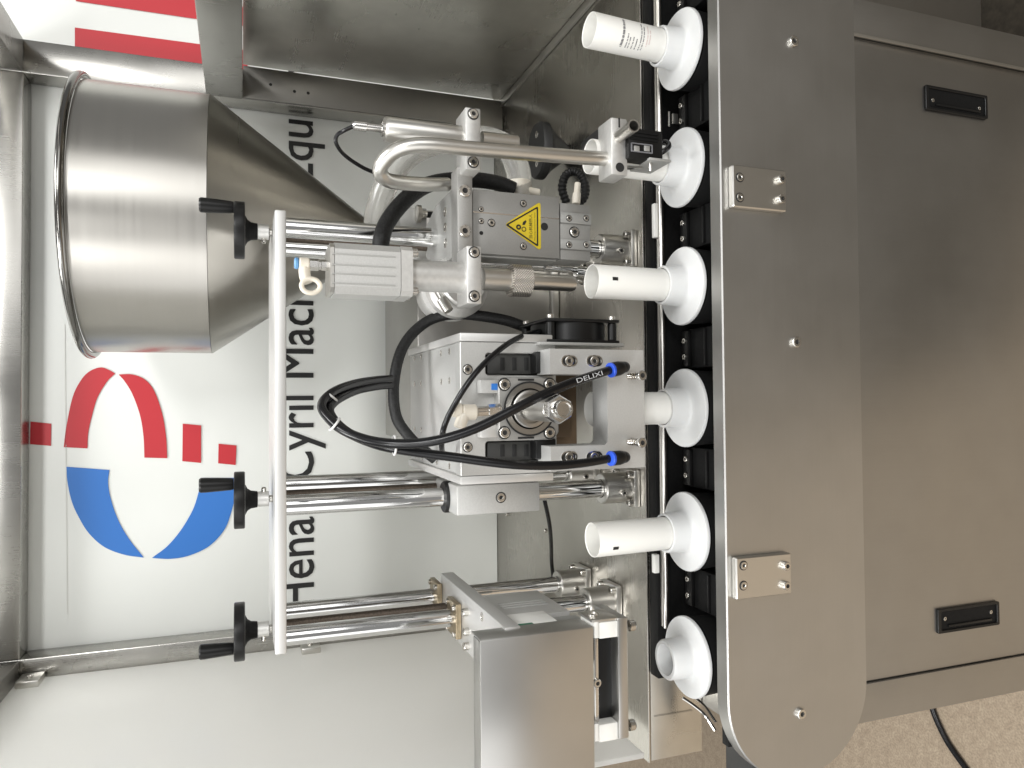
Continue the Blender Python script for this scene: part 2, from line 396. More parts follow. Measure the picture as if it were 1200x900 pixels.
# the line of lettering: fitted so that the H starts and the u ends where they do in the photo
H0 = at(365, 713, PB); U1 = at(369, 143, PB); zbase = (H0.z+U1.z)/2
bmA = text_bm('Henan Cyril Machinery Equ', 1.0, 0); wA = max(v.co.x for v in bmA.verts)-min(v.co.x for v in bmA.verts); bmA.free()
bmB = text_bm('Henan Cyril Machinery Equipment', 1.0, 0); wB = max(v.co.x for v in bmB.verts)-min(v.co.x for v in bmB.verts)
yB0 = min(v.co.y for v in bmB.verts); yB1 = max(v.co.y for v in bmB.verts); bmB.free()
xh = (at(335, 155, PB)-at(369, 155, PB)).z          # x-height, metres
size = xh/.546
LET = []
for k_, (ox, oz) in enumerate(((-.0004, -.0003), (.0004, -.0003), (-.0004, .0003), (.0004, .0003))):   # a slightly bold face, each stroke a hair in front of the last
    LET.append(text_fit('Henan Cyril Machinery Equipment', (H0.x+ox, PB-.00006*k_, zbase+yB0*size+oz), RIGHT, UP, (U1.x-H0.x)*wB/wA, (yB1-yB0)*size, 'ink', ban))

bm = B()
for o_ in LET: bm.from_mesh(o_.data)
for o_ in LET[1:]: bpy.data.objects.remove(o_)
bm.to_mesh(LET[0].data); bm.free()

# ================================================================== MACHINE BASE (cabinet, table, doors)
base = thing('filling_machine_base', (.05, .9, 0), 'brushed stainless base cabinet with tabletop, apron and recessed black door pulls', 'machine')
bm = B(); box(bm, -.400, .66, .7233, 1.262, TZ-.003, TZ, .0008); obj('tabletop', bm, 'table', base)
bm = B(); box(bm, -.398, .66, .7235, .7265, .781, TZ-.0035, .0004); obj('apron', bm, 'sheet', base)
bm = B(); box(bm, -.398, -.395, .7270, 1.25, .781, TZ-.0035, .0004); obj('apron', bm, 'sheet', base)
bm = B(); sl = [onx(757, 0, .1)] ; p, q = at(768, 840, .7225), at(811, 833, .7225)
prism(bm, [p+Vector((0, 0, .0011)), q+Vector((0, 0, .0011)), q-Vector((0, 0, .0011)), p-Vector((0, 0, .0011))], .0006, (0, 1, 0)); obj('apron_slot', bm, 'hole', base)
XL, XR, XD0, XD1 = at(1015, 847, .62).x, .4365, at(1012, 801, .62).x, at(1010, 44, .62).x
bm = B(); box(bm, XL, XD0-.0012, .62, 1.2, .06, .78, .001); obj('corner_post', bm, 'cabinet', base)
bm = B(); box(bm, XD1+.0012, XR, .6195, 1.2, .06, .78, .001); obj('corner_post', bm, 'cabinet', base)
bm = B(); box(bm, XD0, XD1, .6225, .64, .08, .78, .0012); obj('door', bm, 'cabinet', base)
bm = B(); box(bm, XD1-.0006, XD1+.0030, .6175, .6195, .08, .78, .0006); obj('door_edge', bm, 'satin', base)
bm = B(); box(bm, XR+.002, .95, .80, 1.2, at(1150, 10, .80).z, .78, .001); obj('side_cabinet', bm, 'cabinet', base)
for cx, cy, tilt in ((1119, 120.5, 1), (1133, 723, -1)):
    z0, z1 = at(cx+36, cy, .6225).z, at(cx-36, cy, .6225).z; x0, x1 = at(cx, cy+14, .6225).x, at(cx, cy-14, .6225).x
    pl = obj('door_pull', plate_xz(.6195, .003, rrect(x0, x1, z0, z1, .002), [rrect(x0+.003, x1-.003, z0+.004, z1-.005, .002)], .0004), 'black', base)
    bm = B(); box(bm, x0+.0025, x1-.0025, .6215, .6222, z0+.003, z1-.004, 0); obj('pull_recess', bm, 'blackmat', pl)
    bm = B(); box(bm, x0+.006, x0+.0085, .6196, .6216, z0+.012, z1-.016, .0005); obj('pull_ridge', bm, 'black', pl)
    for dz in (.010, -.010): bolt(pl, ((x0+x1)/2-.002*tilt, .6216, z0+.012 if dz > 0 else z1-.012), FRONT, .0022, .001)

for px, py in ((594, 603), (639, 622)): bolt(base, onz(px, py, TZ), UP, .0032, .0022)

# ================================================================== FRAME (posts, rails, side sheet) and white guard panel
frm = thing('machine_frame', (0, 1.2, TZ), 'square stainless frame posts and rails standing on the rear of the table', 'frame')
XP0, XP1 = .4634, .5106
bm = B(); box(bm, XP0, XP1, 1.19, 1.232, TZ, 1.60, .0015); obj('post', bm, 'frame', frm)
bm = B(); box(bm, -.3985, -.3485, 1.19, 1.232, TZ, 1.60, .0015); obj('post', bm, 'frame', frm)
zt = at(25, 430, 1.19).z
bm = B(); box(bm, -.3483, .4632, 1.1905, 1.2315, zt, zt+.05, .0015); obj('top_rail', bm, 'frame', frm)
for x0, x1 in ((XP0+.0005, XP1-.0005), (-.3980, -.3490)):
    bm = B(); box(bm, x0, x1, .2, 1.1895, zt, zt+.05, .0015); obj('top_rail', bm, 'frame', frm)
bm = B(); box(bm, XP0+.0006, XP1-.0006, .55, 1.1895, EYE+.0005, at(241, 106, 1.19).z, .0015); obj('side_rail', bm, 'frame', frm)
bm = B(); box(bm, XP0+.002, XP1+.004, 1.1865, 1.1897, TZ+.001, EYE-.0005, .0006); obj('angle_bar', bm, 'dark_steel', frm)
XS = .517
bm = B(); box(bm, XS, XS+.002, .60, 1.189, TZ+.001, EYE, .0004); obj('side_sheet', bm, 'sheet', frm)
bm = B(); box(bm, XS-.012, XS-.0003, .60, 1.189, TZ+.0005, TZ+.004, .0006); obj('sheet_fold', bm, 'satin', frm)
for px, py, dx in ((362, 105, 0), (345, 107, 0), (316, 99, 0)):
    pass
for px, py in ((317, 99), (345, 107), (361, 109)): fhole(frm, px, py, 1.1865, 1.8)
gp = thing('guard_panel', (-.378, .95, .87), 'light grey-white hinged side panel beside the coding unit', 'panel')
bm = B(); box(bm, -.381, -.375, .70, 1.188, .869, 1.85, .001); obj('sheet', bm, 'panel', gp)
for px in (35, 363):
    p = onx(px, 803 if px < 100 else 761, -.377); p.y = min(p.y, 1.18)
    hb = B(); box(hb, -.376, -.366, 1.150, 1.186, p.z-.014, p.z+.014, .002); hp = obj('hinge', hb, 'satin', gp)
    bolt(hp, (-.366, 1.166, p.z), RIGHT, .004, .002)

# ================================================================== CONVEYOR
con = thing('conveyor', (0, .65, .78), 'long stainless conveyor with round-ended front cover and black chain behind it', 'conveyor')
YC = .578; zc0, zc1 = at(1010, 450, YC).z, at(848, 450, YC).z; rc = (zc1-zc0)/2; xe = at(927, 915, YC).x + rc
def stadium(r, inset=0):
    o = [(.75, zc1-inset)]
    for k in range(0, 29):
        t = rad(90+180*k/28); o.append((xe+(rc-inset)*math.cos(t), (zc0+zc1)/2+(rc-inset)*math.sin(t)))
    o.append((.75, zc0+inset)); return o
cov = obj('front_cover', plate_xz(YC, .0175, stadium(rc), (), .0012), 'cover', con, angle=30)
for px, py in ((929, 49), (932, 401), (938, 836)): fbolt(cov, px, py, YC, 6.2, .003)
for px0, px1, py0, py1 in ((859, 922, 196, 245), (863, 928, 651, 700)):
    sk = 5 if py0 < 400 else -5
    hp = obj('hinge_plate', plate_xz(YC-.007, .007, prect(px0, px1, py0, py1, YC-.007, 2.5), (), .0012), 'satin', con)
    for fx, fy in ((.13, .24), (.13, .72)): fbolt(hp, px0+(px1-px0)*fx, py0+(py1-py0)*fy, YC-.0071, 4.6, .0010)
    for fx, fy in ((.87, .27), (.87, .74)): fbolt(hp, px0+(px1-px0)*fx, py0+(py1-py0)*fy+sk*.3, YC-.007, 5.2, .0045)
bm = B(); box(bm, -.33, .70, .596, .606, .72, .838, .001); obj('inner_plate', bm, 'blackmat', con)
bm = B(); box(bm, at(770, 792, .715).x, .70, .706, .7225, .70, TZ-.003, .001); obj('back_plate', bm, 'blackmat', con)
bm = B(); box(bm, -.33, .70, .606, .690, .74, .752, .001); obj('chain_bed', bm, 'blackmat', con)
g0, g1 = at(777, 735, .7).x, .75
zg = at(777, 450, .695).z
bm = B(); cyl(bm, (g0, .695, zg), (g1, .695, zg), .0030, 14); obj('guide_rail', bm, 'satin', con)
bm = B(); cyl(bm, (g0, .7025, zg-.001), (g1, .7025, zg-.001), .0022, 12); obj('guide_rail', bm, 'dark_steel', con)
for py0, py1 in ((238, 278), (650, 672)):
    obj('rail_block', pbox(767, 773, py0, py1, .6985, .006), 'white', con)
CUPS = [54, 195, 335, 478, 622, 767]
# chain links between the holders
for i, py in enumerate((-17, 124, 265, 407, 550, 695)):
    x = at(800, py, .655).x
    bm = B(); box(bm, x-.021, x+.021, .622, .676, .790, .8245, .0015); lk = obj('chain_link', bm, 'blackmat', con)
    bm = B(); box(bm, x-.017, x+.017, .6075, .6215, .780, .812, .001); obj('link_lug', bm, 'black', lk)
    bm = B(); box(bm, x-.019, x+.019, .668, .680, .8246, .829, .0008); obj('link_ridge', bm, 'black', lk)
    bm = B(); box(bm, x-.019, x+.019, .640, .6425, .8246, .8275, .0004); obj('link_ridge', bm, 'black', lk)
    for dx in (-.0085, .0085): bolt(lk, (x+dx, .6735, .829), UP, .0030, .0022)
for a0, a1, b0, b1 in ((784, 786, 130, 148), (788.5, 795, 133, 145)): obj('spring_clip', pbox(a0, a1, b0, b1, .668, .002, .0004), 'satin', con)
# chain end and bracket at the left end
bm = B(); box(bm, -.405, -.318, .600, .668, .772, .790, .002); obj('end_block', bm, 'darkgrey', con)
pts = [at(800, 818, .68), at(812, 826, .675), at(826, 838, .67), at(838, 856, .66)]
obj('chain_wire', sweep(B(), spline(pts, 6), .0016, 8), 'bright', con)
obj('chain_wire', sweep(B(), spline([p+Vector((.006, .004, -.004)) for p in pts], 6), .0014, 8), 'bright', con)

# ================================================================== TUBE HOLDERS AND TUBES
YT = .650; SC = m(797, 478, YT)
RD = 46*SC; RCOL = 23.4*SC; RTUBE = 19.3*SC
labels = ['tube holder carrying the printed tube at the far end of the row', 'tube holder under the black photo sensor and its clamp', 'tube holder under the filling nozzle carrying a tube with a black mark',
          'tube holder below the hot air sealing head', 'tube holder carrying a marked tube beside the empty holder', 'empty tube holder with an open hollow collar']
def make_holder(i):
    x = onz(797, CUPS[i], TZ).x
    t = thing('tube_holder', (x, YT, .80), labels[i], 'tube holder', 'white flanged tube holders on the conveyor')
    o = Vector((x, YT, .012))
    bm = B(); lathe(bm, o, UP, [(.795, RD*.8), (.797, RD*.93), (.8285, RD*.97), (.8300, RD*.96)], 48); obj('black_puck', bm, 'rubber', t)
    e = .0012 if i == 5 else 0
    prof = [(.8302, RD*.90), (.8330, RD*1.0), (.8350, RD*1.0), (.8362, RD*.985), (.8368, RD*.80), (.8376, RD*.66), (.8384, RCOL*1.08), (.8396, RCOL*1.02), (.842, RCOL), (.8585, RCOL*.97), (.8597, RCOL*.95), (.8597, RTUBE*1.02), (.8585, RTUBE*1.0), (.842, RTUBE*.97)] if i < 5 else [(.8302, RD*.90), (.8330, RD*1.0), (.8350, RD*1.0), (.8362, RD*.985), (.8368, RD*.80), (.8376, RD*.66), (.8384, RCOL*1.08), (.8396, RCOL*1.02), (.842, RCOL), (.859, RCOL*.97), (.861, RCOL*.90), (.861, RTUBE*.90), (.8595, RTUBE*.84), (.8345, RTUBE*.80), (.8345, .0005)]
    bm = B(); lathe(bm, o, UP, prof, 56); obj('white_flange', bm, 'cup', t, angle=50)
    return t, x
zt0 = {}
hold = [make_holder(i) for i in range(6)]
zt_top = {0: at(690, 36, YT).z, 1: at(691, 186, YT).z, 2: at(693, 333, YT).z, 3: at(693, 478, YT).z, 4: at(694, 629, YT).z}
tl = ['white squeeze tube with grey printed lines of text', 'white squeeze tube half hidden behind the photo sensor', 'white squeeze tube with a black mark below the filling nozzle',
      'white squeeze tube inside the frame of the sealing head', 'white squeeze tube with a black mark next to the empty holder']
for i in range(5):
    x = hold[i][1]; z1 = zt_top[i]
    lean = Vector((0, 0, 0))
    t = thing('squeeze_tube', (x, YT, .857), tl[i], 'tube', 'white squeeze tubes standing in the holders')
    ax = {0: Vector((.035, -.01, 1)), 1: Vector((.01, 0, 1)), 2: Vector((0, 0, 1)), 3: Vector((0, 0, 1)), 4: Vector((-.012, 0, 1))}[i].normalized()
    o = Vector((x, YT, .857)); L_ = z1-.857
    prof = [(0, RTUBE*.93), (.002, RTUBE*.96), (L_-.001, RTUBE*1.0), (L_, RTUBE*.985), (L_-.0005, RTUBE*.945), (.01, RTUBE*.91)]
    bm = B(); lathe(bm, o, ax, prof, 48); bd = obj('tube_body', bm, 'tube', t, angle=50)
    u = Vector((1, 0, 0)); 
    def wrap(ang, s):                       # a point on the tube's skin; ang from the viewer's side
        rr = RTUBE*(.96+.04*s/L_)+.00025
        ux = (Vector((1, 0, 0))-ax*ax.x).normalized(); uy = ax.cross(ux)
        return o+ax*s+(ux*math.sin(ang)-uy*math.cos(ang))*rr
    def strip(a0, a1, s0, s1, mt_, name):
        bm = B(); n = 6; lo = [bm.verts.new(wrap(a0+(a1-a0)*k/n, s0)) for k in range(n+1)]; hi = [bm.verts.new(wrap(a0+(a1-a0)*k/n, s1)) for k in range(n+1)]
        for k in range(n): bm.faces.new((lo[k], lo[k+1], hi[k+1], hi[k]))
        return obj(name, bm, mt_, t)
    if i in (2, 4):
        a = .05 if i == 2 else -.42
        strip(a-.10, a+.10, L_-.0205, L_-.0145, 'ink', 'eye_mark')
    if i == 0:
        # rows of print too fine to read: short dashes, one row heavier than the others
        def row(s, a0, a1, hgt_, mt_):
            bm = B(); a_ = a0
            while a_ < a1:
                wd = rnd.uniform(.03, .075); sh = [wrap(a_, s), wrap(a_+wd, s), wrap(a_+wd, s+hgt_*rnd.uniform(.7, 1)), wrap(a_, s+hgt_)]
                bm.faces.new([bm.verts.new(p) for p in sh]); a_ += wd + (rnd.choice((.012, .014, .05)))
            obj('print_row', bm, mt_, t)
        row(L_*.665, -1.05, .62, .0026, 'greyink')
        for k, (s_, a0, a1) in enumerate(((.615, -1.05, -.30), (.585, -1.05, -.45), (.545, -1.05, -.36), (.505, -1.05, -.5), (.46, -1.05, .60), (.43, -1.0, .40))):
            row(L_*s_, a0, a1, .0012, 'greyink')
        row(L_*.385, -.75, .55, .0012, 'pinkink'); row(L_*.355, -.6, .2, .0012, 'pinkink')

# ================================================================== HOPPER
YH = 1.02
cH = at(250, 267, YH); hz = lambda px: at(px, 265, YH).z
hop = thing('hopper', (cH.x, YH, hz(430)), 'large round stainless hopper with conical bottom and rolled rim', 'hopper')
mH = m(250, 267, YH); RH = 147*mH; HO = Vector((cH.x, YH, 0))
zr, zb, zc = hz(110), hz(249), hz(436)
bm = B(); lathe(bm, HO, UP, [(zb+.0005, RH), (zr, RH), (zr, RH-.0015), (zb+.0005, RH-.0015)], 96); obj('cylinder', bm, 'hopper', hop)
bm = B(); lathe(bm, HO, UP, [(zc, 18*mH), (zb, RH), (zb, RH-.002), (zc, 18*mH-.002)], 96); obj('cone', bm, 'hopper_ring', hop)
bm = B(); n = 96; RR = .0046; ring = [HO+Vector((math.cos(2*math.pi*k/n)*(RH+.004), math.sin(2*math.pi*k/n)*(RH+.004), zr+.004)) for k in range(n+1)]
sweep(bm, ring, RR, 14, cap=False); bmesh.ops.remove_doubles(bm, verts=bm.verts, dist=1e-5); obj('rim', bm, 'dark_chrome', hop)
bm = B(); lathe(bm, HO, UP, [(hz(470), 20*mH), (zc+.004, 20*mH)], 40); obj('outlet', bm, 'satin', hop)

# ================================================================== PUMP HOUSING behind
pb = thing('pump_housing', (.05, 1.1, TZ), 'plain stainless pump box under the hopper, behind the columns', 'housing')
xb0, xb1 = at(490, 518, .9636).x, at(490, 245, .9636).x
bm = B(); box(bm, xb0, xb1, .9636, 1.20, TZ+.001, 1.052, .002); obj('body', bm, 'cabinet', pb)
bm = B(); box(bm, xb0-.004, xb1+.004, .955, .9634, TZ+.0005, TZ+.012, .002); box(bm, xb0+.12, xb0+.135, .9595, .9634, TZ+.0125, TZ+.15, .001); obj('foot_flange', bm, 'satin', pb)
bm = B(); pbox(469, 500, 243, 266, .92, .03, bm=bm); tb = obj('clamp_block', bm, 'alu_dark', pb)
xk, yk = at(497, 256, .905).x, .915
kz0, kz1 = at(517, 249, yk).z, at(489, 246, yk).z
bm = B(); cyl(bm, (xk+.008, yk, at(500, 247, yk).z-.02), (xk+.008, yk, at(500, 247, yk).z), .0042, 14); obj('thumb_screw', bm, 'black', pb)
bm = B(); lathe(bm, (xk+.008, yk, at(500, 247, yk).z), UP, [(0, .004), (.003, .005), (.006, .005), (.008, .011), (.013, .0115), (.0145, .009)], 12); obj('thumb_knob', bm, 'satin', pb)

# ================================================================== COLUMN GANTRY: beam, guide rods, lead screws, handwheels
gan = thing('column_gantry', (0, .80, TZ), 'aluminium top beam on three pairs of chromed guide columns with black crank handwheels', 'column stand')
bz0, bz1 = at(335.5, 500, .73).z, at(322, 500, .73).z
bm = B(); box(bm, at(322, 768, .73).x, at(330, 246, .73).x, .73, .905, bz0, bz1, .0012); obj('beam', bm, 'alu_brush', gan)
ST = [(267, .755, 291, .85, 8), (592, .755, 568, .852, 8), (745, .80, 716, .882, 8)]
def flange(x, y, rot=0):
    fl_bm = B(); box(fl_bm, x-.021, x+.021, y-.021, y+.021, TZ+.0005, TZ+.008, .0015); fl = obj('flange', fl_bm, 'satin', gan)
    bm = B(); lathe(bm, (x, y, TZ+.0081), UP, [(0, .0175), (.030, .0172), (.0315, .016), (.0315, .0104), (.02, .0104)], 36); obj('flange_collar', bm, 'satin', fl)
    for sx in (-1, 1):
        for sy in (-1, 1): bolt(fl, (x+sx*.0158, y+sy*.0158, TZ+.008), UP, .0042, .0065)
    bolt(fl, (x-.004, y-.0172, TZ+.020), FRONT, .0036, .003)
    return fl
RODS = []
for py0, Y0, py1, Y1, _ in ST:
    xs = []
    for py, Y in ((py0, Y0), (py1, Y1)):
        x = at(340, py, Y).x; xs.append(x)
        bm = B(); cyl(bm, (x, Y, TZ+.03), (x, Y, bz0-.0003), .0098, 36); obj('guide_rod', bm, 'chrome', gan)
        flange(x, Y)
    RODS.append(xs)
    ym = Y0*.55+Y1*.45; xm = xs[0]*.5+xs[1]*.5
    bm = B(); cyl(bm, (xm, ym, 1.0), (xm, ym, bz0-.0003), .0052, 14); obj('lead_screw', bm, 'thread', gan)
for (py, grip, Y) in ((270, 241.5, .79), (586, 568, .79), (740, 762, .80)):
    mm = m(281, py, Y); x = at(281, py, Y).x; z = lambda px: at(px, py, Y).z
    o = Vector((x, Y, 0))
    bm = B(); lathe(bm, o, UP, [(z(287), 12*mm), (z(287), 32*mm), (z(286.2), 33.1*mm), (z(285.5), 33.3*mm), (z(275.5), 33.3*mm), (z(274.6), 33*mm), (z(274), 32*mm), (z(274), 27*mm), (z(276.5), 25*mm), (z(277), 12*mm)], 48)
    hw = obj('handwheel', bm, 'black', gan)
    bm = B(); lathe(bm, o, UP, [(z(301.5), 9.5*mm), (z(294), 10.5*mm), (z(290), 13*mm), (z(287.2), 18*mm)], 32); obj('hub', bm, 'blackmat', hw)
    bm = B(); lathe(bm, o, UP, [(z(315), 8.5*mm), (z(314.5), 8.9*mm), (z(302), 8.9*mm), (z(301.7), 8.4*mm)], 28); obj('collar', bm, 'alu_cast', hw)
    bm = B(); cyl(bm, (x, Y, bz1), (x, Y, z(315.2)), 4.2*mm, 16); obj('shaft', bm, 'satin', hw)
    gx = at(255, grip, Y).x; go = Vector((gx, Y, 0))
    bm = B(); lathe(bm, go, UP, [(z(273.6), 6.5*mm), (z(270), 7.2*mm), (z(255), 8.0*mm), (z(240), 8.6*mm), (z(235), 8.6*mm), (z(233), 7.2*mm)], 28); obj('grip', bm, 'black', hw)
    sd = -1 if py != 586 else 1
    bolt(hw, (x+sd*8.6*mm, Y-.001, z(309)), (sd, -.3, 0), 2.8*mm, 5*mm, 'set_screw')

# ================================================================== FILLING STATION
fs = thing('filling_station', (RODS[0][0], .75, 1.0), 'grey slide unit with filling cylinder and nozzle beside a yellow warning triangle', 'filling head')
x0, x1 = at(530, 301, .69).x, at(530, 222, .69).x; zt_, zb_ = at(530, 260, .69).z, at(553, 260, .69).z
bm = B(); prism(bm, [(x0, .690, zb_), (x1, .690, zb_), (x1, .755, zb_), (x1-.012, .80, zb_), (x0+.012, .80, zb_), (x0, .755, zb_)], zt_-zb_, UP); bevel_all(bm, .0008); mb = obj('mount_block', bm, 'alu_dark', fs)
for f in (.28, .52, .76): bolt(mb, (x0+(x1-x0)*f, .715, zt_+.0001), UP, .0048, .001)
# cross bar and the two clamps on it
cb = obj('cross_bar', pbox(536, 554, 196, 306, .664, .022, .0012), 'alu_mid', fs)
for py in (224, 271): fbolt(cb, 544, py, .664, 7, .003)
for nm, a0, a1, b0, b1 in (('clamp', 545.5, 563.5, 126, 199), ('clamp', 547, 564.5, 288, 356)):
    c1 = obj(nm, pbox(a0, a1, b0, b1, .630 if b0 > 200 else .645, .033, .0014), 'alu_cast', fs)
    for py in (b0+7.5, b1-9): fbolt(c1, (a0+a1)/2, py, .630 if b0 > 200 else .645, 5.6, .0018)
# slide body
YS = .69
bd = obj('slide_body', pbox(554, 656, 226, 300, YS, .04, .0012), 'alu_mid', fs)
bm = B(); pbox(554.5, 655.5, 251.6, 253, YS-.0003, .0006, 0, bm); obj('body_seam', bm, 'bright', bd)
bm = B(); pbox(557, 652, 299.6, 303.5, YS+.004, .03, .0006, bm); obj('side_rail', bm, 'alu_dark', bd)
for px, py, r in ((564, 245, 2.6), (613.5, 238.5, 3.4), (613.5, 288.5, 3.4), (564, 259, 2.8)): fbolt(bd, px, py, YS-.0004, r, .0007)
fbolt(bd, 576, 261, YS-.0006, 3.8, .0008)
for px, py, r in ((638, 265.5, 4.6), (564, 273, 2.4)): fhole(bd, px, py, YS, r)
ec = obj('end_block', pbox(656.5, 692, 239, 305, YS+.006, .034, .001), 'alu_mid', fs)
for b0, b1 in ((249.5, 262), (281, 292.5)):
    stp = obj('retainer_strip', pbox(656.8, 693, b0, b1, YS+.0035, .0024, .0004), 'alu_dark', ec)
    for px in (667, 687): fbolt(stp, px, (b0+b1)/2, YS+.0035, 3.2, .001)
fbolt(ec, 673, 272, YS+.006, 5.4, .002)
# warning triangle, flat print on the slide body
tri = lambda pts, dy: [at(px, py, YS-dy) for px, py in pts]
def rtri(c, pts, r):
    out = []
    for i in range(3):
        p = Vector((*pts[i], 0)); a = (Vector((*pts[i-1], 0))-p).normalized(); b_ = (Vector((*pts[(i+1) % 3], 0))-p).normalized()
        for k in range(5):
            t = k/4; q = p+a*r*(1-t)**2+b_*r*t**2; out.append((q.x, q.y))
    return out
OUT = [(591, 263), (633.5, 236), (634, 294)]
stk = obj('warning_sticker', prism(B(), tri(rtri(0, OUT, 5), .0006), .0005, (0, 1, 0)), 'yellow', fs)
T1 = rtri(0, [(592.2, 263.3), (630.6, 241.5), (630.8, 289.3)], 2.5); T2 = rtri(0, [(595.8, 263.3), (629.0, 244.4), (629.2, 286.2)], 1.5)
bm = B(); lo = [bm.verts.new(at(*p, YS-.0009)) for p in T1]; hi = [bm.verts.new(at(*p, YS-.0009)) for p in T2]
for i in range(15): bm.faces.new((lo[i], lo[(i+1) % 15], hi[(i+1) % 15], hi[i]))
obj('warning_border', bm, 'ink', stk)
def ringflat(px, py, r0, r1, nm):
    bm = B(); o = at(px, py, YS-.0009); k_ = m(px, py, YS)
    a = [bm.verts.new(o+Vector((math.cos(t), 0, math.sin(t)))*r0*k_) for t in [2*math.pi*k/14 for k in range(14)]]
    b_ = [bm.verts.new(o+Vector((math.cos(t), 0, math.sin(t)))*r1*k_) for t in [2*math.pi*k/14 for k in range(14)]]
    for i in range(14): bm.faces.new((a[i], a[(i+1) % 14], b_[(i+1) % 14], b_[i]))
    obj(nm, bm, 'ink', stk)
ringflat(607.8, 266, 1.2, 3.2, 'gear_symbol'); ringflat(614, 268.5, 2.0, 3.0, 'gear_symbol')
bm = B(); bm.faces.new([bm.verts.new(at(px, py, YS-.0009)) for px, py in ((612, 263.5), (613, 260), (616, 257.8), (617, 259.5), (615, 263.5))]); obj('hand_symbol', bm, 'ink', stk)
p0 = at(624.0, 279.5, YS-.0009); text_fit('\u5f53\u5fc3\u673a\u68b0\u4f24\u4eba', p0, RIGHT, UP, (at(624, 251, YS)-at(624, 279.5, YS)).x, at(619.3, 265, YS).z-p0.z, 'ink', stk)
p0 = at(627.8, 282, YS-.0009); text_fit('Warning mechanical injury', p0, RIGHT, UP, (at(627, 249, YS)-at(627, 282, YS)).x, at(625.6, 265, YS).z-p0.z, 'ink', stk)
# air cylinder, elbow fitting, filling tube, knurled nut and nozzle on one axis
YA = .647
def axis_x(px): return at(px, 322.5+(px-430)*.032, YA).x
xa = at(520, 324.5, YA).x
def lz(px): return at(px, 324.5, YA).z
mA = m(520, 324.5, YA); AO = Vector((xa, YA, 0))
ac0, ac1 = at(426, 347, .618).x, at(426, 286.5, .618).x; wd = (ac1-ac0)/2; xc = (ac0+ac1)/2; xc = xa
def square_body(z0, z1, hw, ch, grooves=False):
    pts = []
    for sx, sy in ((1, -1), (1, 1), (-1, 1), (-1, -1)):
        a, b_ = ((hw, sy*(hw-ch)), (sx*(hw-ch), sy*hw))
        pr = [(sx*hw, sy*(hw-ch)), (sx*(hw-ch), sy*hw)]
        if sx*sy > 0: pr = pr[::-1]
        pts += [pr[0], pr[1]] if (sx, sy) != (1, -1) else [pr[1], pr[0]]
    pts = sorted(pts, key=lambda p: math.atan2(p[1], p[0]))
    return [Vector((xc+p[0], YA+p[1], z0)) for p in pts]
bm = prism(B(), square_body(lz(464), 0, wd, .006), lz(389)-lz(464), UP); bevel_all(bm, .0006, 1); ab = obj('air_cylinder', bm, 'alu', fs)
for py in (299, 311.5, 322, 333): 
    bm = B(); pbox(389.5, 463.5, py-.7, py+.7, YA-wd-.0006, .001, 0, bm); obj('cylinder_rib', bm, 'alu_dark', ab)
bm = prism(B(), square_body(lz(478), 0, wd*1.0, .004), lz(464.6)-lz(478), UP); bevel_all(bm, .0012, 2); obj('end_cap', bm, 'alu_cast', ab)
bm = prism(B(), square_body(lz(388.4), 0, wd*.96, .004), lz(384)-lz(388.4), UP); bevel_all(bm, .0008, 1); obj('end_cap', bm, 'satin', ab)
for sx, sy in ((1, -1), (-1, -1), (1, 1), (-1, 1)): bolt(ab, (xc+sx*wd*.78, YA+sy*wd*.78, lz(478.2)), (0, 0, -1), .0038, .005)
fx = xa+.004
bm = B(); lathe(bm, (fx, YA-.004, 0), UP, [(lz(384), 6*mA), (lz(376), 6*mA), (lz(375.5), 5.2*mA), (lz(373), 5.2*mA), (lz(372.5), 6.6*mA), (lz(362), 6.6*mA), (lz(361), 5*mA)], 6); ft = obj('elbow_fitting', bm, 'bright', fs)
bm = B(); cyl(bm, (fx, YA-.004, lz(362)), (fx, YA-.004, lz(350)), 7.4*mA, 20, .001); obj('fitting_body', bm, 'beige', ft)
bm = B(); cyl(bm, (fx+.0005, YA-.004, lz(349.8)), (fx+.0005, YA-.004, lz(344.5)), 6.4*mA, 20, .001); obj('release_ring', bm, 'paleblue', ft)
bm = B(); sweep(bm, spline([Vector((fx-.001, YA-.004, lz(356))), Vector((fx-.010, YA-.006, lz(356.5))), Vector((fx-.016, YA-.007, lz(359)))]), 6.2*mA, 16); obj('fitting_arm', bm, 'beige', ft)
bm = B(); sweep(bm, [Vector((fx-.019+.006*math.cos(t), YA-.010, lz(363)+.0075*math.sin(t))) for t in [2*math.pi*k/24 for k in range(25)]], .0021, 10); obj('fitting_loop', bm, 'beige', ft)
bm = B(); lathe(bm, AO, UP, [(lz(546), 18.2*mA), (lz(479), 18.2*mA)], 40); obj('filling_barrel', bm, 'alu_cast', fs)
bm = B(); lathe(bm, AO, UP, [(lz(597), 13.4*mA), (lz(565), 13.4*mA)], 36); obj('barrel_neck', bm, 'satin', fs)
bm = B(); lathe(bm, AO, UP, [(lz(620.5), 17.5*mA), (lz(619.5), 19.5*mA), (lz(597.5), 19.5*mA), (lz(596.5), 17.5*mA)], 48); obj('knurled_nut', bm, 'knurl', fs)
bm = B(); lathe(bm, AO, UP, [(lz(673.5), 5*mA), (lz(672.5), 9*mA), (lz(668), 10.4*mA), (lz(620.8), 10.4*mA)], 36); obj('nozzle', bm, 'satin', fs)
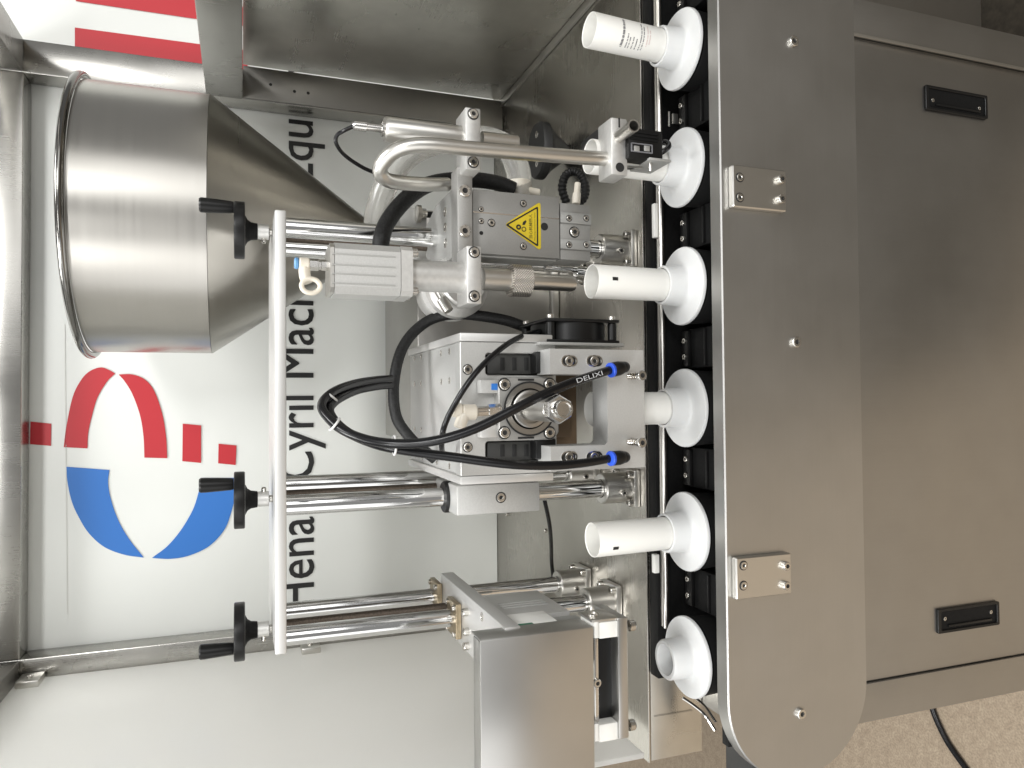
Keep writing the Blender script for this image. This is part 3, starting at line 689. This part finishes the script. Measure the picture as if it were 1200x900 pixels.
# product valve behind the barrel
vo = at(545, 331, .69); k_ = m(545, 331, .72)
bm = B(); lathe(bm, vo, (0, 1, 0), [(0, 24*k_), (.002, 27*k_), (.02, 27*k_), (.024, 36*k_), (.034, 37*k_), (.038, 30*k_), (.044, 30*k_), (.046, 38*k_), (.054, 38*k_), (.058, 30*k_), (.10, 30*k_)], 40); vv = obj('valve_body', bm, 'alu_cast', fs)
bm = B(); sweep(bm, spline([at(455, 292, 1.0), at(480, 304, .92), at(515, 326, .80), at(535, 334, .74)], 8), lambda t: (24+8*t)*.0009, 24); obj('valve_elbow', bm, 'alu_cast', vv)
for (a, b_, r) in ((( 512, 338, .70), (520, 352, .695), 5), ((517, 350, .694), (526, 365, .69), 6)):
    bm = B(); cyl(bm, at(*a), at(*b_), r*.00085, 12); obj('wing_screw', bm, 'satin', vv)
bm = B(); cyl(bm, at(638, 313, .78), at(673, 316, .78), 4.5*.0009, 16); cyl(bm, at(674, 318, .775), at(686, 319, .775), 8*.0009, 18); obj('spacer_rod', bm, 'chrome', fs)

# ------------------------------------------------------------------ ejector / level probe in the upper clamp
pr = thing('probe', at(495, 157, .662), 'slim stainless probe cylinder with threaded gland and thin black lead', 'probe')
PX = at(500, 157, .662).x; kp = m(500, 157, .662)
def pz(px): return at(px, 157, .662).z
PO = Vector((PX, .662, 0))
bm = B(); lathe(bm, PO, UP, [(pz(545), 14*kp), (pz(453), 14.5*kp), (pz(450), 13*kp)], 36); obj('probe_body', bm, 'satin', pr)
bm = B(); lathe(bm, PO, UP, [(pz(606), 10*kp), (pz(605), 11*kp), (pz(564), 11*kp)], 30); obj('probe_tip', bm, 'satin', pr)
bm = B(); lathe(bm, PO, UP, [(pz(449.8), 9*kp), (pz(447), 9*kp), (pz(446.5), 4.6*kp), (pz(430), 4.4*kp), (pz(429), 5.6*kp), (pz(415), 5.4*kp), (pz(413), 3.4*kp)], 18); obj('gland', bm, 'bright', pr)
c = thing('probe_lead', at(400, 160, .70), 'thin black cable looping from the top of the probe cylinder', 'cable')
p_ = [Vector((PX, .662, pz(416)))]+[at(*q) for q in ((402, 153.5, .664), (394.5, 159, .668), (394, 168, .672), (402, 180, .68), (418, 192, .69), (436, 201, .70), (470, 211, .72), (512, 216, .735))]
obj('lead', sweep(B(), spline(p_, 10), 2.3*.00078, 10), 'pu', c)

# ------------------------------------------------------------------ bent pipe with photo sensor
sa = thing('sensor_arm', at(600, 175, .63), 'bent stainless pipe carrying a small black photo sensor on an aluminium clamp', 'sensor')
YR = .625
pp = [at(*q) for q in ((524, 216, .70), (500, 216, .685), (470, 214, .668), (452, 210, .655), (445, 200, .648), (449, 190, .642), (461, 178, .635), (480, 171, .629), (505, 170, .626), (545, 173.5, .6255), (600, 178, YR), (650, 182, YR), (700, 185.5, YR), (753, 188.5, YR))]
obj('bent_pipe', sweep(B(), spline(pp, 8), 8.6*m(600, 178, YR), 20), 'satin', sa)
cl_ = obj('pipe_clamp', pbox(716.5, 735.5, 138, 205, .612, .028, .0016), 'alu_cast', sa)
fhole(cl_, 726.5, 196, .612, 5.6); 
bm = B(); pbox(725, 726.6, 138, 149, .6115, .02, 0, bm); obj('clamp_slot', bm, 'hole', cl_)
o_ = at(725, 160, .612); k_ = m(725, 160, .612)
bm = B(); lathe(bm, o_+Vector((0, .0275, 0)), FRONT, [(0, 7.2*k_), (.0565, 7.2*k_), (.0565, 5.8*k_), (.02, 5.8*k_)], 28); obj('cross_pipe', bm, 'satin', sa)
bm = B(); lathe(bm, o_+Vector((0, -.015, 0)), FRONT, [(0, 5.7*k_), (.001, 5.7*k_)], 24); obj('pipe_bore', bm, 'hole', cl_)
sb_ = obj('sensor_body', pbox(736.5, 777, 151, 187, .606, .034, .0016), 'black', sa)
for py in (154, 158, 162): obj('body_rib', pbox(738, 772, py, py+2.4, .6050, .001, .0003), 'blackmat', sb_)
bm = plate_xz(.6047, .0012, prect(740, 765, 168, 178.5, .6047, 1), [prect(741.2, 763.8, 169.2, 177.3, .6047, .8)], 0); obj('display_frame', bm, 'greyink', sb_)
for px in (746.5, 758.5): obj('adjust_screw', pbox(px-3.2, px+3.2, 170.5, 177, .6045, .0014, .0004), 'alu_dark', sb_)
bm = B(); box(bm, at(765, 192, .612).x, at(765, 189, .612).x, .602, .640, at(780, 190, .612).z, at(755, 190, .612).z, .0004); obj('mounting_plate', bm, 'alu_dark', sa)
bm = B(); cyl(bm, at(762, 191, .610), at(762, 201, .610), .0014, 10); obj('plate_screw', bm, 'satin', sa)
obj('sensor_lead', hose([(770, 181, .612), (778, 177, .608), (784, 171, .612), (780, 166, .62), (770, 168, .625)], 3.2*.0008, 10), 'pu', sa)
bm = B(); box(bm, at(712, 170, .66).x, at(712, 152, .66).x, .642, .70, at(714, 160, .66).z, at(701, 160, .66).z, .001); obj('clamp_arm', bm, 'darkgrey', sa)

# ------------------------------------------------------------------ black rubber boot and hose elbow on the table
rb = thing('rubber_boot', onz(672, 175, TZ), 'matt black rubber boot with oblong flange standing on the table behind the sensor pipe', 'boot')
yb_ = .93; k_ = m(640, 178, yb_); xb_ = at(637, 177, yb_).x
zA, zB = at(628, 177, yb_).z, TZ+.001
bm = B(); rings = []
for s, hx, hy in ((zA, 31, 15), (zA-.003, 33, 16), (zA-.012, 33, 16), (zA-.0125, 32, 15.5), (zA*.5+zB*.5, 23, 13), (zB, 9, 8)):
    rings.append([bm.verts.new((xb_+math.copysign(abs(math.cos(t))**.8, math.cos(t))*hx*k_, yb_+math.sin(t)*hy*k_*1.7, s)) for t in [2*math.pi*k/40 for k in range(40)]])
for i in range(len(rings)-1):
    for k in range(40): bm.faces.new((rings[i][k], rings[i][(k+1) % 40], rings[i+1][(k+1) % 40], rings[i+1][k]))
bm.faces.new(rings[0]); bm.faces.new(rings[-1][::-1]); bt = obj('boot_body', bm, 'darkgrey', rb)
for s in (-1, 1): bolt(bt, (xb_+s*17*k_, yb_-.004, zA), UP, .0045, .001)
he = thing('hose_elbow', at(672, 220, .76), 'short black corrugated hose curling onto a cream fitting beside the slide unit', 'hose')
obj('hose', hose([(664, 238, .775), (659, 222, .775), (662, 207, .772), (671, 201, .768), (681, 206, .764), (686, 219, .762), (684, 232, .762), (676, 238, .765)], 5.6*.00088, 14, 7, wob=.09), 'rubber', he)
bm = B(); cyl(bm, at(677, 214, .75), at(675, 236, .75), 4*.00088, 14); cyl(bm, at(676, 226, .75), at(675, 239, .75), 5.4*.00088, 14); obj('fitting', bm, 'beige', he)

# ================================================================== SEALING STATION
ss = thing('sealing_station', (at(640, 480, .63).x, .72, 1.0), 'grey hot air sealing head with square window frame, four-bolt cylinder and side fan', 'sealing head')
YM = .630
zT = at(539, 480, YM).z; zBm = at(648, 480, YM).z
X0, X1 = at(590, 566, YM).x, at(590, 391, YM).x; XI0, XI1 = at(590, 556, YM).x, at(590, 401, YM).x
YBk = .848
bm = B(); box(bm, X0, XI0-.0003, YM, YBk, zBm, zT, .001); obj('side_plate', bm, 'alu_brush', ss)
bm = B(); box(bm, XI1+.0003, X1, YM-.001, YBk, zBm, zT, .001); obj('side_plate', bm, 'alu_brush', ss)
bm = B(); box(bm, XI0, XI1, YM+.0165, YBk-.001, zT-.008, zT-.0025, .0006); tp = obj('top_plate', bm, 'alu', ss)
for px, py in ((486, 420), (493.5, 418.5), (517, 414), (527, 412), (486, 450), (493.5, 449.5), (517.5, 447.5), (527, 446), (486, 503), (493.5, 504), (487, 534), (495, 536), (512, 541), (527, 546)):
    p = onz(px, py, zT-.0025); bolt(tp, p+Vector((0, 0, .0001)), UP, .0030, .0007)
holes = [prect(569, 650, 414, 440, YM, 4), prect(569, 650, 516, 541, YM, 4)]
mp_ = obj('front_plate', plate_xz(YM, .016, prect(539.6, 652, 401.4, 555.6, YM, 1), holes, .0006), 'alu', ss)
for px, py in ((548, 433), (548, 524)): fbolt(mp_, px, py, YM, 5, .0012)
for a0, a1 in ((414, 440), (516, 541)):
    pd = obj('heater_pad', pbox(571, 651, a0+1.5, a1-1.5, YM+.006, .03, .0012), 'padgrey', ss)
    for px in (589, 603, 617): obj('pad_slot', pbox(px-2.4, px+2.4, a0+5, a1-6, YM+.0054, .002, .0003), 'hole', pd)
    obj('pad_jaw', pbox(628, 652, a0-2, a1-3, YM-.008, .02, .0015), 'black', pd)
# four-bolt cylinder with rod and hex nut
YG = .616
gx0, gx1, gz0, gz1 = at(620, 516, YG).x, at(620, 442, YG).x, at(655, 479, YG).z, at(584, 479, YG).z; cch = .006
octo = [(gx0+cch, gz0), (gx1-cch, gz0), (gx1, gz0+cch), (gx1, gz1-cch), (gx1-cch, gz1), (gx0+cch, gz1), (gx0, gz1-cch), (gx0, gz0+cch)]
gb = obj('gripper_body', plate_xz(YG, .0135, octo, (), .0012), 'alu_mid', ss)
for px, py in ((591, 450.5), (644, 450.5), (591, 507), (644, 507)): fbolt(gb, px, py, YG, 6.3, .0018)
gc = at(619, 479, YG); gk = m(619, 479, YG)
gc = Vector(((gx0+gx1)/2, YG, (gz0+gz1)/2))
bm = B(); lathe(bm, gc, FRONT, [(0, 31*gk), (.0016, 31*gk), (.0022, 30*gk), (.0022, 24*gk), (.0016, 23.6*gk), (.0016, 22.4*gk), (.005, 22*gk), (.0056, 20.5*gk), (.0056, 17*gk), (.003, 16.5*gk)], 48); obj('cylinder_ring', bm, 'ringsteel', gb)
bm = B(); lathe(bm, gc, FRONT, [(.0018, 32.2*gk), (.0024, 32.2*gk), (.0024, 30.4*gk), (.0018, 30.4*gk)], 48); obj('seal_ring', bm, 'hole', gb)
bm = B(); lathe(bm, gc, FRONT, [(.002, 14*gk), (.058, 14*gk), (.059, 13*gk)], 32); obj('piston_rod', bm, 'satin', gb)
bm = B(); lathe(bm, gc, FRONT, [(.0585, 14*gk), (.0595, 15.6*gk), (.0675, 15.6*gk), (.0688, 14*gk)], 6); obj('hex_nut', bm, 'bright', gb)
bm = B(); lathe(bm, gc, FRONT, [(.0685, 10.2*gk), (.077, 10.2*gk), (.0785, 9.2*gk), (.0785, 7.4*gk), (.0765, 6.5*gk)], 28); obj('rod_end', bm, 'bright', gb)
for py in (445, 513): obj('scale_mark', pbox(607, 626, py-1.2, py+1.2, YG-.0002, .0004, 0), 'hole', gb)
obj('port_block', pbox(563, 586, 445, 461, YG+.002, .010, .001), 'alu', gb); obj('port_block', pbox(563, 586, 498, 513, YG+.002, .010, .001), 'alu_brush', gb)
obj('blue_label', pbox(576, 583, 449.5, 457, YG+.0014, .0008, 0), 'blue', gb)
bm = B(); cyl(bm, at(558, 483, .612), at(573, 482, .612), 6.4*gk, 12, .0006); lathe(bm, at(572, 482, .611), (at(588, 481, .611)-at(572, 482, .611)), [(0, 8*gk), (.011, 8*gk)], 6); fg = obj('air_fitting', bm, 'bright', ss)
bm = B(); cyl(bm, at(541, 483, .612), at(558, 483, .612), 9*gk, 20, .0012); cyl(bm, at(529, 480, .612), at(541, 481, .612), 8*gk, 18, .0012); cyl(bm, at(544, 484, .611), at(538, 502, .611), 7*gk, 18, .0012); obj('fitting_body', bm, 'beige', fg)
# window frame that hangs over the tube
YF = .600; TF = .030
ax0, ax1 = at(700, 550, YF).x, at(700, 409.5, YF).x; wx0, wx1 = at(690, 522, YF).x, at(690, 438.5, YF).x
fz0, fz1, fzw = at(755, 480, YF).z, at(645, 480, YF).z, at(712, 480, YF).z
bm = B(); prism(bm, [(ax0, YF, fz0), (ax1, YF, fz0), (ax1, YF, fz1), (wx1, YF, fz1), (wx1, YF, fzw+.003), (wx1-.003, YF, fzw), (wx0+.003, YF, fzw), (wx0, YF, fzw+.003), (wx0, YF, fz1), (ax0, YF, fz1)], TF, (0, 1, 0)); bevel_all(bm, .0008, 1)
wf = obj('window_frame', bm, 'alu', ss)
for py in (423, 535.5):
    for px in (667, 696.5):
        sl_ = obj('adjust_slot', plate_xz(YF-.0006, .0008, prect(px-9.5, px+9.5, py-6.5, py+6.5, YF, 6.4), [prect(px-8, px+8, py-5, py+5, YF, 4.9)], 0), 'bright', wf)
        obj('slot_recess', pbox(px-7.6, px+7.6, py-4.6, py+4.6, YF-.0002, .0004, 0), 'hole', sl_)
        fbolt(sl_, px, py, YF-.0004, 5.6, .0012)
for py in (441, 517.5):
    p0 = at(738, py, YF)
    bm = B(); cyl(bm, p0, p0+FRONT*.020, 4.2*gk, 16, .0006); sp = obj('spring_pin', bm, 'brass', wf)
    bm = B()
    for k in range(5): lathe(bm, p0+FRONT*(.002+.0034*k), FRONT, [(0, 4.3*gk), (.0008, 5*gk), (.0016, 4.3*gk)], 16)
    obj('spring_coil', bm, 'bright', sp); bolt(sp, p0+FRONT*.0195, FRONT, 6*gk, .004)
bm = B(); box(bm, wx0-.004, wx1+.004, .688, .690, fzw-.01, fz1+.012, 0); obj('back_board', bm, 'brown', ss)
bm = B(); box(bm, wx0+.004, wx0+.024, .676, .6875, fzw+.002, fz1+.01, .001); obj('heat_shield', bm, 'brown', ss)
# bearing block on the middle columns
bx0, bx1 = at(585, 602, .715).x, at(585, 567, .715).x
bm = B(); box(bm, bx0, bx1, .715, .80, at(633, 585, .715).z, at(535, 585, .715).z, .002); bb = obj('bearing_block', bm, 'alu', ss); fbolt(bb, 587, 583, .715, 5.2, .001)
xr_ = RODS[1][0]; ztb = at(535, 585, .715).z
bm = B(); lathe(bm, (xr_, .755, ztb-.004), UP, [(0, .0165), (.006, .0165), (.0075, .0155), (.0075, .0100)], 32); obj('bearing_bush', bm, 'rubber', bb)
# fan on the right side
fx0, fx1 = at(680, 403, .64).x, at(680, 375, .64).x; fzA, fzB = at(725, 390, .63).z, at(640, 390, .63).z
bm = B(); box(bm, fx0+.0004, fx0+.003, .628, .628+(fzB-fzA), fzA, fzB, .0008); box(bm, fx1-.003, fx1, .628, .628+(fzB-fzA), fzA, fzB, .0008)
fc = Vector((fx0+.0031, .628+(fzB-fzA)/2, (fzA+fzB)/2)); rf = (fzB-fzA)*.485
lathe(bm, fc, RIGHT, [(0, rf), (fx1-fx0-.0063, rf), (fx1-fx0-.0063, rf*.95), (0, rf*.95)], 40, close=False); fan = obj('cooling_fan', bm, 'black', ss)
bm = B()
for k in range(7):
    t = 2*math.pi*k/7; e1 = Vector((0, math.cos(t), math.sin(t))); e2 = Vector((0, math.cos(t+.55), math.sin(t+.55)))
    q = [fc+RIGHT*.004+e1*rf*.35, fc+RIGHT*.004+e1*rf*.9, fc+RIGHT*.014+e2*rf*.9, fc+RIGHT*.014+e2*rf*.35]
    prism(bm, q, .0012, RIGHT)
lathe(bm, fc, RIGHT, [(0, rf*.4), (.018, rf*.4)], 24); obj('fan_blades', bm, 'blackmat', fan)
for z in (fzA+.005, fzB-.006):
    for y in (.634, .628+(fzB-fzA)-.006):
        bolt(fan, (fx1, y, z), RIGHT, .0034, .004)
        bm = B(); cyl(bm, (fx0+.0032, y, z), (fx1-.0031, y, z), .0042, 12); obj('corner_pillar', bm, 'black', fan)
bm = B(); box(bm, fx0-.003, fx0-.0001, .622, .71, at(727, 405, .63).z, at(628, 405, .63).z, .0006); obj('fan_plate', bm, 'alu_dark', ss)

# ================================================================== CODING STATION
co = thing('coding_station', (at(630, 800, .62).x, .75, 1.0), 'stainless box-covered coding unit clamped to the left columns above white spacer blocks', 'coding unit')
zP = 1.046
PXR = at(590, 736, .64).x; PXL = at(561, 782, .715).x
bm = B(); box(bm, PXL, PXR, .640, .872, zP-.0155, zP, .001); cp = obj('carrier_plate', bm, 'alu_brush', co)
for xs_, ys_ in ((RODS[2][0], ST[2][1]), (RODS[2][1], ST[2][3])):
    bm = B(); box(bm, xs_-.019, xs_+.019, ys_-.019, ys_+.019, zP+.0003, zP+.0065, .001); bs = obj('bearing_flange', bm, 'brass', cp)
    for sx in (-1, 1):
        for sy in (-1, 1): bolt(bs, (xs_+sx*.0145, ys_+sy*.0145, zP+.0065), UP, .0032, .003)
for px, py in ((548, 717), (549, 740), (549, 757)): bolt(cp, onz(px, py, zP), UP, .0042, .006)
p = onz(565, 723, zP); bolt(cp, p+Vector((0, 0, .0001)), UP, .0045, .0008)
YV = .618
vx1 = at(695, 735, YV).x; vz0, vz1 = at(696, 800, YV).z, at(563, 780, YV).z; vx0 = at(630, 930, YV).x
bm = B(); box(bm, vx0, vx1, YV, YV+.0018, vz0, vz1, .0006); cv = obj('cover', bm, 'boxsteel', co)
bm = B(); box(bm, vx1-.0016, vx1, YV+.0021, YV+.030, vz0, vz1-.001, .0005); obj('cover_flange', bm, 'boxsteel', cv)
bm = B(); box(bm, vx0, vx1-.002, YV+.0021, YV+.022, vz1-.002, vz1-.0004, .0005); obj('cover_flange', bm, 'boxsteel', cv)
# printing mechanism seen behind the cover
bm = B(); box(bm, vx1-.060, vx1-.008, .70, .79, at(668, 720, .70).z, zP-.018, .001); me_ = obj('print_motor', bm, 'alu_brush', co)
for k in range(3): 
    bm = B(); box(bm, vx1-.0079, vx1-.0072, .732+.008*k, .735+.008*k, .965, 1.015, 0); obj('cooling_rib', bm, 'alu', me_)
bm = B(); box(bm, vx1-.030, vx1-.004, .662, .699, at(655, 725, .66).z, at(600, 725, .66).z, .002); obj('print_block', bm, 'white', co)
bm = B(); box(bm, vx1-.012, vx1-.0025, .652, .6605, at(626, 727, .655).z, at(606, 727, .655).z, .0005); obj('circuit_board', bm, 'green', co)
bm = B(); box(bm, vx1-.040, vx1-.012, .643, .70, at(695, 722, .66).z, at(650, 722, .66).z, .002); obj('ribbon_housing', bm, 'alu_dark', co)
# lower frame with white spacers
YW = .622
for b0, b1 in ((728.5, 748), (848, 869)):
    a_ = obj('spacer_block', pbox(702.5, 724.6, b0, b1, YW, .03, .0014), 'white', co)
    obj('spacer_block', pbox(696.5, 702, b0+.4, b1+.4, YW, .03, .0008), 'white', co)
bm = B(); pbox(702, 724.4, 748.6, 847.6, YW+.012, .018, .0006, bm); obj('print_plate', bm, 'black', co)
bm = B(); pbox(697, 701.6, 748.6, 847.6, YW+.006, .004, .0004, bm); obj('roller', bm, 'bright', co)
lb = obj('lower_bar', pbox(725, 736.4, 724, 866, YW-.002, .05, .001), 'boxsteel', co)
xq0 = at(710, 728, YW).x
bm = B(); box(bm, xq0, xq0+.0022, YW, YW+.030, at(724.5, 727, YW).z, vz0-.0004, .0005); rs = obj('right_side_plate', bm, 'satin', co)
xq0 -= .0018
bolt(rs, (xq0+.004, YW+.012, at(702, 725, YW).z), RIGHT, .0055, .003)
for py in (733.5, 850):
    p = at(737, py, YW+.01); bolt(co, p, (0, 0, -1), .0052, .006)
bolt(co, at(699, 800, YW+.006), FRONT, .004, .003)

# ================================================================== HOSES AND CABLES
def line(name, label, cat, pts, r, mt_, group=None, part='hose', n=14, per=10, **k):
    p = [q if isinstance(q, Vector) else at(*q) for q in pts]
    t = thing(name, p[len(p)//2], label, cat, group); obj(part, sweep(B(), spline(p, per), r, n, **k), mt_, t); return t
line('product_hose', 'thick cloudy plastic hose curving up in a loop behind the bent pipe', 'hose',
     [(443, 300, .86), (440, 268, .85), (444, 240, .84), (455, 212, .83), (474, 186, .82), (500, 170, .81), (535, 163, .80), (570, 163, .79), (595, 174, .78), (606, 196, .77), (609, 216, .765), (608, 240, .76)], 15*.00092, 'clear', n=20)
bm = B(); cyl(bm, at(607, 213, .765), at(608, 232, .765), 17*.00088, 24); hc = thing('hose_clamp', at(607, 222, .765), 'ribbed cream hose nut with side nipple at the end of the cloudy hose', 'hose fitting'); obj('nut', bm, 'beige', hc)
bm = B(); cyl(bm, at(615, 223, .755), at(632, 226, .755), 5*.00088, 16, .001); obj('nipple', bm, 'beige', hc)
line('braided_hose', 'black braided sleeve rising from the air cylinder and passing behind the cross bar', 'hose',
     [(446, 292, .70), (447, 280, .70), (452, 264, .705), (464, 246, .71), (482, 228, .72), (503, 216, .735), (530, 211, .745), (560, 211, .75), (585, 215, .75), (602, 222, .75)], 9.5*.00086, 'braid', 'black braided hoses', per=16, wob=.012)
line('braided_hose', 'black braided sleeve arching over the right side of the sealing head', 'hose',
     [(640, 392, .70), (622, 386, .705), (595, 376, .71), (565, 370.5, .72), (535, 368, .73), (508, 373, .74), (487, 387, .745), (472, 407, .745), (464, 432, .74), (461, 462, .735), (465, 490, .73), (478, 510, .725), (492, 524, .72), (510, 538, .72)], 6.5*.00086, 'braid', 'black braided hoses', per=16, wob=.012)
t1 = line('air_tube', 'upper glossy black air tube crossing the round four-bolt cylinder to the right-hand elbow', 'air tube',
     [(458, 444, .72), (440, 445.5, .70), (418, 449, .675), (397, 456, .65), (382, 466, .635), (377, 477, .622), (384, 489, .612), (400, 503, .600), (425, 514, .588), (455, 519.5, .578), (490, 519.5, .570), (525, 513, .562), (560, 501, .556), (600, 481, .552), (640, 461, .556), (680, 445, .566), (714, 434, .580)], 5.4*.00071, 'pu', 'air tubes of the sealing head', 'tube', 14)
t2 = line('air_tube', 'lower glossy black air tube running under the round cylinder to the left-hand elbow', 'air tube',
     [(458, 451, .724), (440, 453, .70), (420, 457, .68), (403, 464, .655), (391, 472, .64), (386, 481, .627), (393, 494, .615), (410, 508, .605), (435, 519, .597), (460, 525.5, .590), (495, 531, .584), (530, 535.5, .578), (570, 541, .572), (610, 545, .570), (650, 545.5, .572), (685, 542.5, .577), (714, 537.5, .582)], 5.4*.00071, 'pu', 'air tubes of the sealing head', 'tube', 14)
def elbow(px, py, sgn, lab):
    t = thing('push_fitting', at(px, py, .585), lab, 'air fitting', 'black elbow fittings with blue rings')
    d = (at(px+14, py-3*sgn, .583)-at(px, py, .580)).normalized(); o = at(px, py, .580); k = .00072
    bm = B(); lathe(bm, o, d, [(0, 8.2*k), (.0006, 9.2*k), (.0024, 9.2*k), (.003, 8*k)], 24); obj('release_ring', bm, 'bluering', t)
    bm = B(); lathe(bm, o+d*.0031, d, [(0, 8.2*k), (.0010, 9*k), (.0075, 9*k), (.008, 8.2*k), (.0105, 8.2*k), (.012, 7.4*k)], 24); obj('fitting_body', bm, 'black', t)
    e = o+d*.013; bm = B(); sweep(bm, spline([e-d*.003, e+d*.004, e+d*.007+Vector((0, .006, 0)), e+d*.008+Vector((0, .0150, 0))], 6), 7*k, 18); obj('fitting_elbow', bm, 'black', t)
elbow(714.5, 434, 1, 'black elbow air fitting with blue ring on the right corner of the window frame')
elbow(714.5, 537.5, .4, 'black elbow air fitting with blue ring on the left corner of the window frame')
# print on the upper air tube
seg0, seg1 = at(676, 446.5, .5605), at(706, 437, .5705)
dr = (seg1-seg0).normalized(); nr = (CAM-seg0).normalized(); up_ = nr.cross(dr).normalized()
text_fit('DELIXI', seg0+nr*.0008-up_*.0018, dr, up_, (seg1-seg0).length, .0038, 'whiteink', t1)
for nm, px, py, Y, a in (('cable_tie', 462, 522, .583, 0), ('cable_tie', 388, 465, .642, .6), ('cable_tie', 392, 497, .607, 1)):
    lab = {462: 'pale cable tie round both air tubes near the top of the sealing box', 388: 'pale cable tie on the upper bend of the air tube loop', 392: 'pale cable tie on the lower bend of the air tube loop'}[px]
    t = thing(nm, at(px, py, Y), lab, 'cable tie', 'pale ties round the air tubes')
    hh = {462: 10.5, 388: 10.5, 392: 10.5}[px]
    if px == 462: e1, e2 = at(px, py-11, Y-.002)-at(px, py, Y), Vector((0, .0072, 0))
    elif px == 388: e1, e2 = at(px-6.5, py-5, Y)-at(px, py, Y), Vector((0, .0085, 0))
    else: e1, e2 = at(px-5.5, py+7, Y)-at(px, py, Y), Vector((0, .0085, 0))
    o = at(px, py, Y)
    bm = B(); sweep(bm, [o+e1*math.cos(q)+e2*math.sin(q) for q in [2*math.pi*k/28 for k in range(29)]], .0010, 8); obj('strap', bm, 'tie', t)
line('thin_tube', 'thin black tube from the fan side curving down to the cream air fitting', 'air tube',
     [(645, 387, .665), (620, 391, .640), (598, 401, .618), (578, 416, .606), (560, 434, .598), (545, 454, .598), (534, 472, .602), (525, 489, .604), (519, 506, .606), (517.5, 524, .620), (520, 535, .65)], 3.4*.00074, 'pu', part='tube', n=12)
line('table_cable', 'black cable hanging from the middle carriage across the tabletop', 'cable',
     [(634, 570, .80), (639, 590, .80), (644, 615, .83), (646, 640, .87), (646.5, 660, .90), (650, 690, .92)], 2.8*.0009, 'pu', part='cable', n=12)
fl = [onz(1088, 815, .006), onz(1094, 834, .006), onz(1101, 851, .006), onz(1112, 872, .006), onz(1128, 895, .006), onz(1150, 925, .006)]
line('floor_cable', 'black cable lying on the concrete floor beside the cabinet', 'cable', fl, .0055, 'pu', part='cable', n=12)
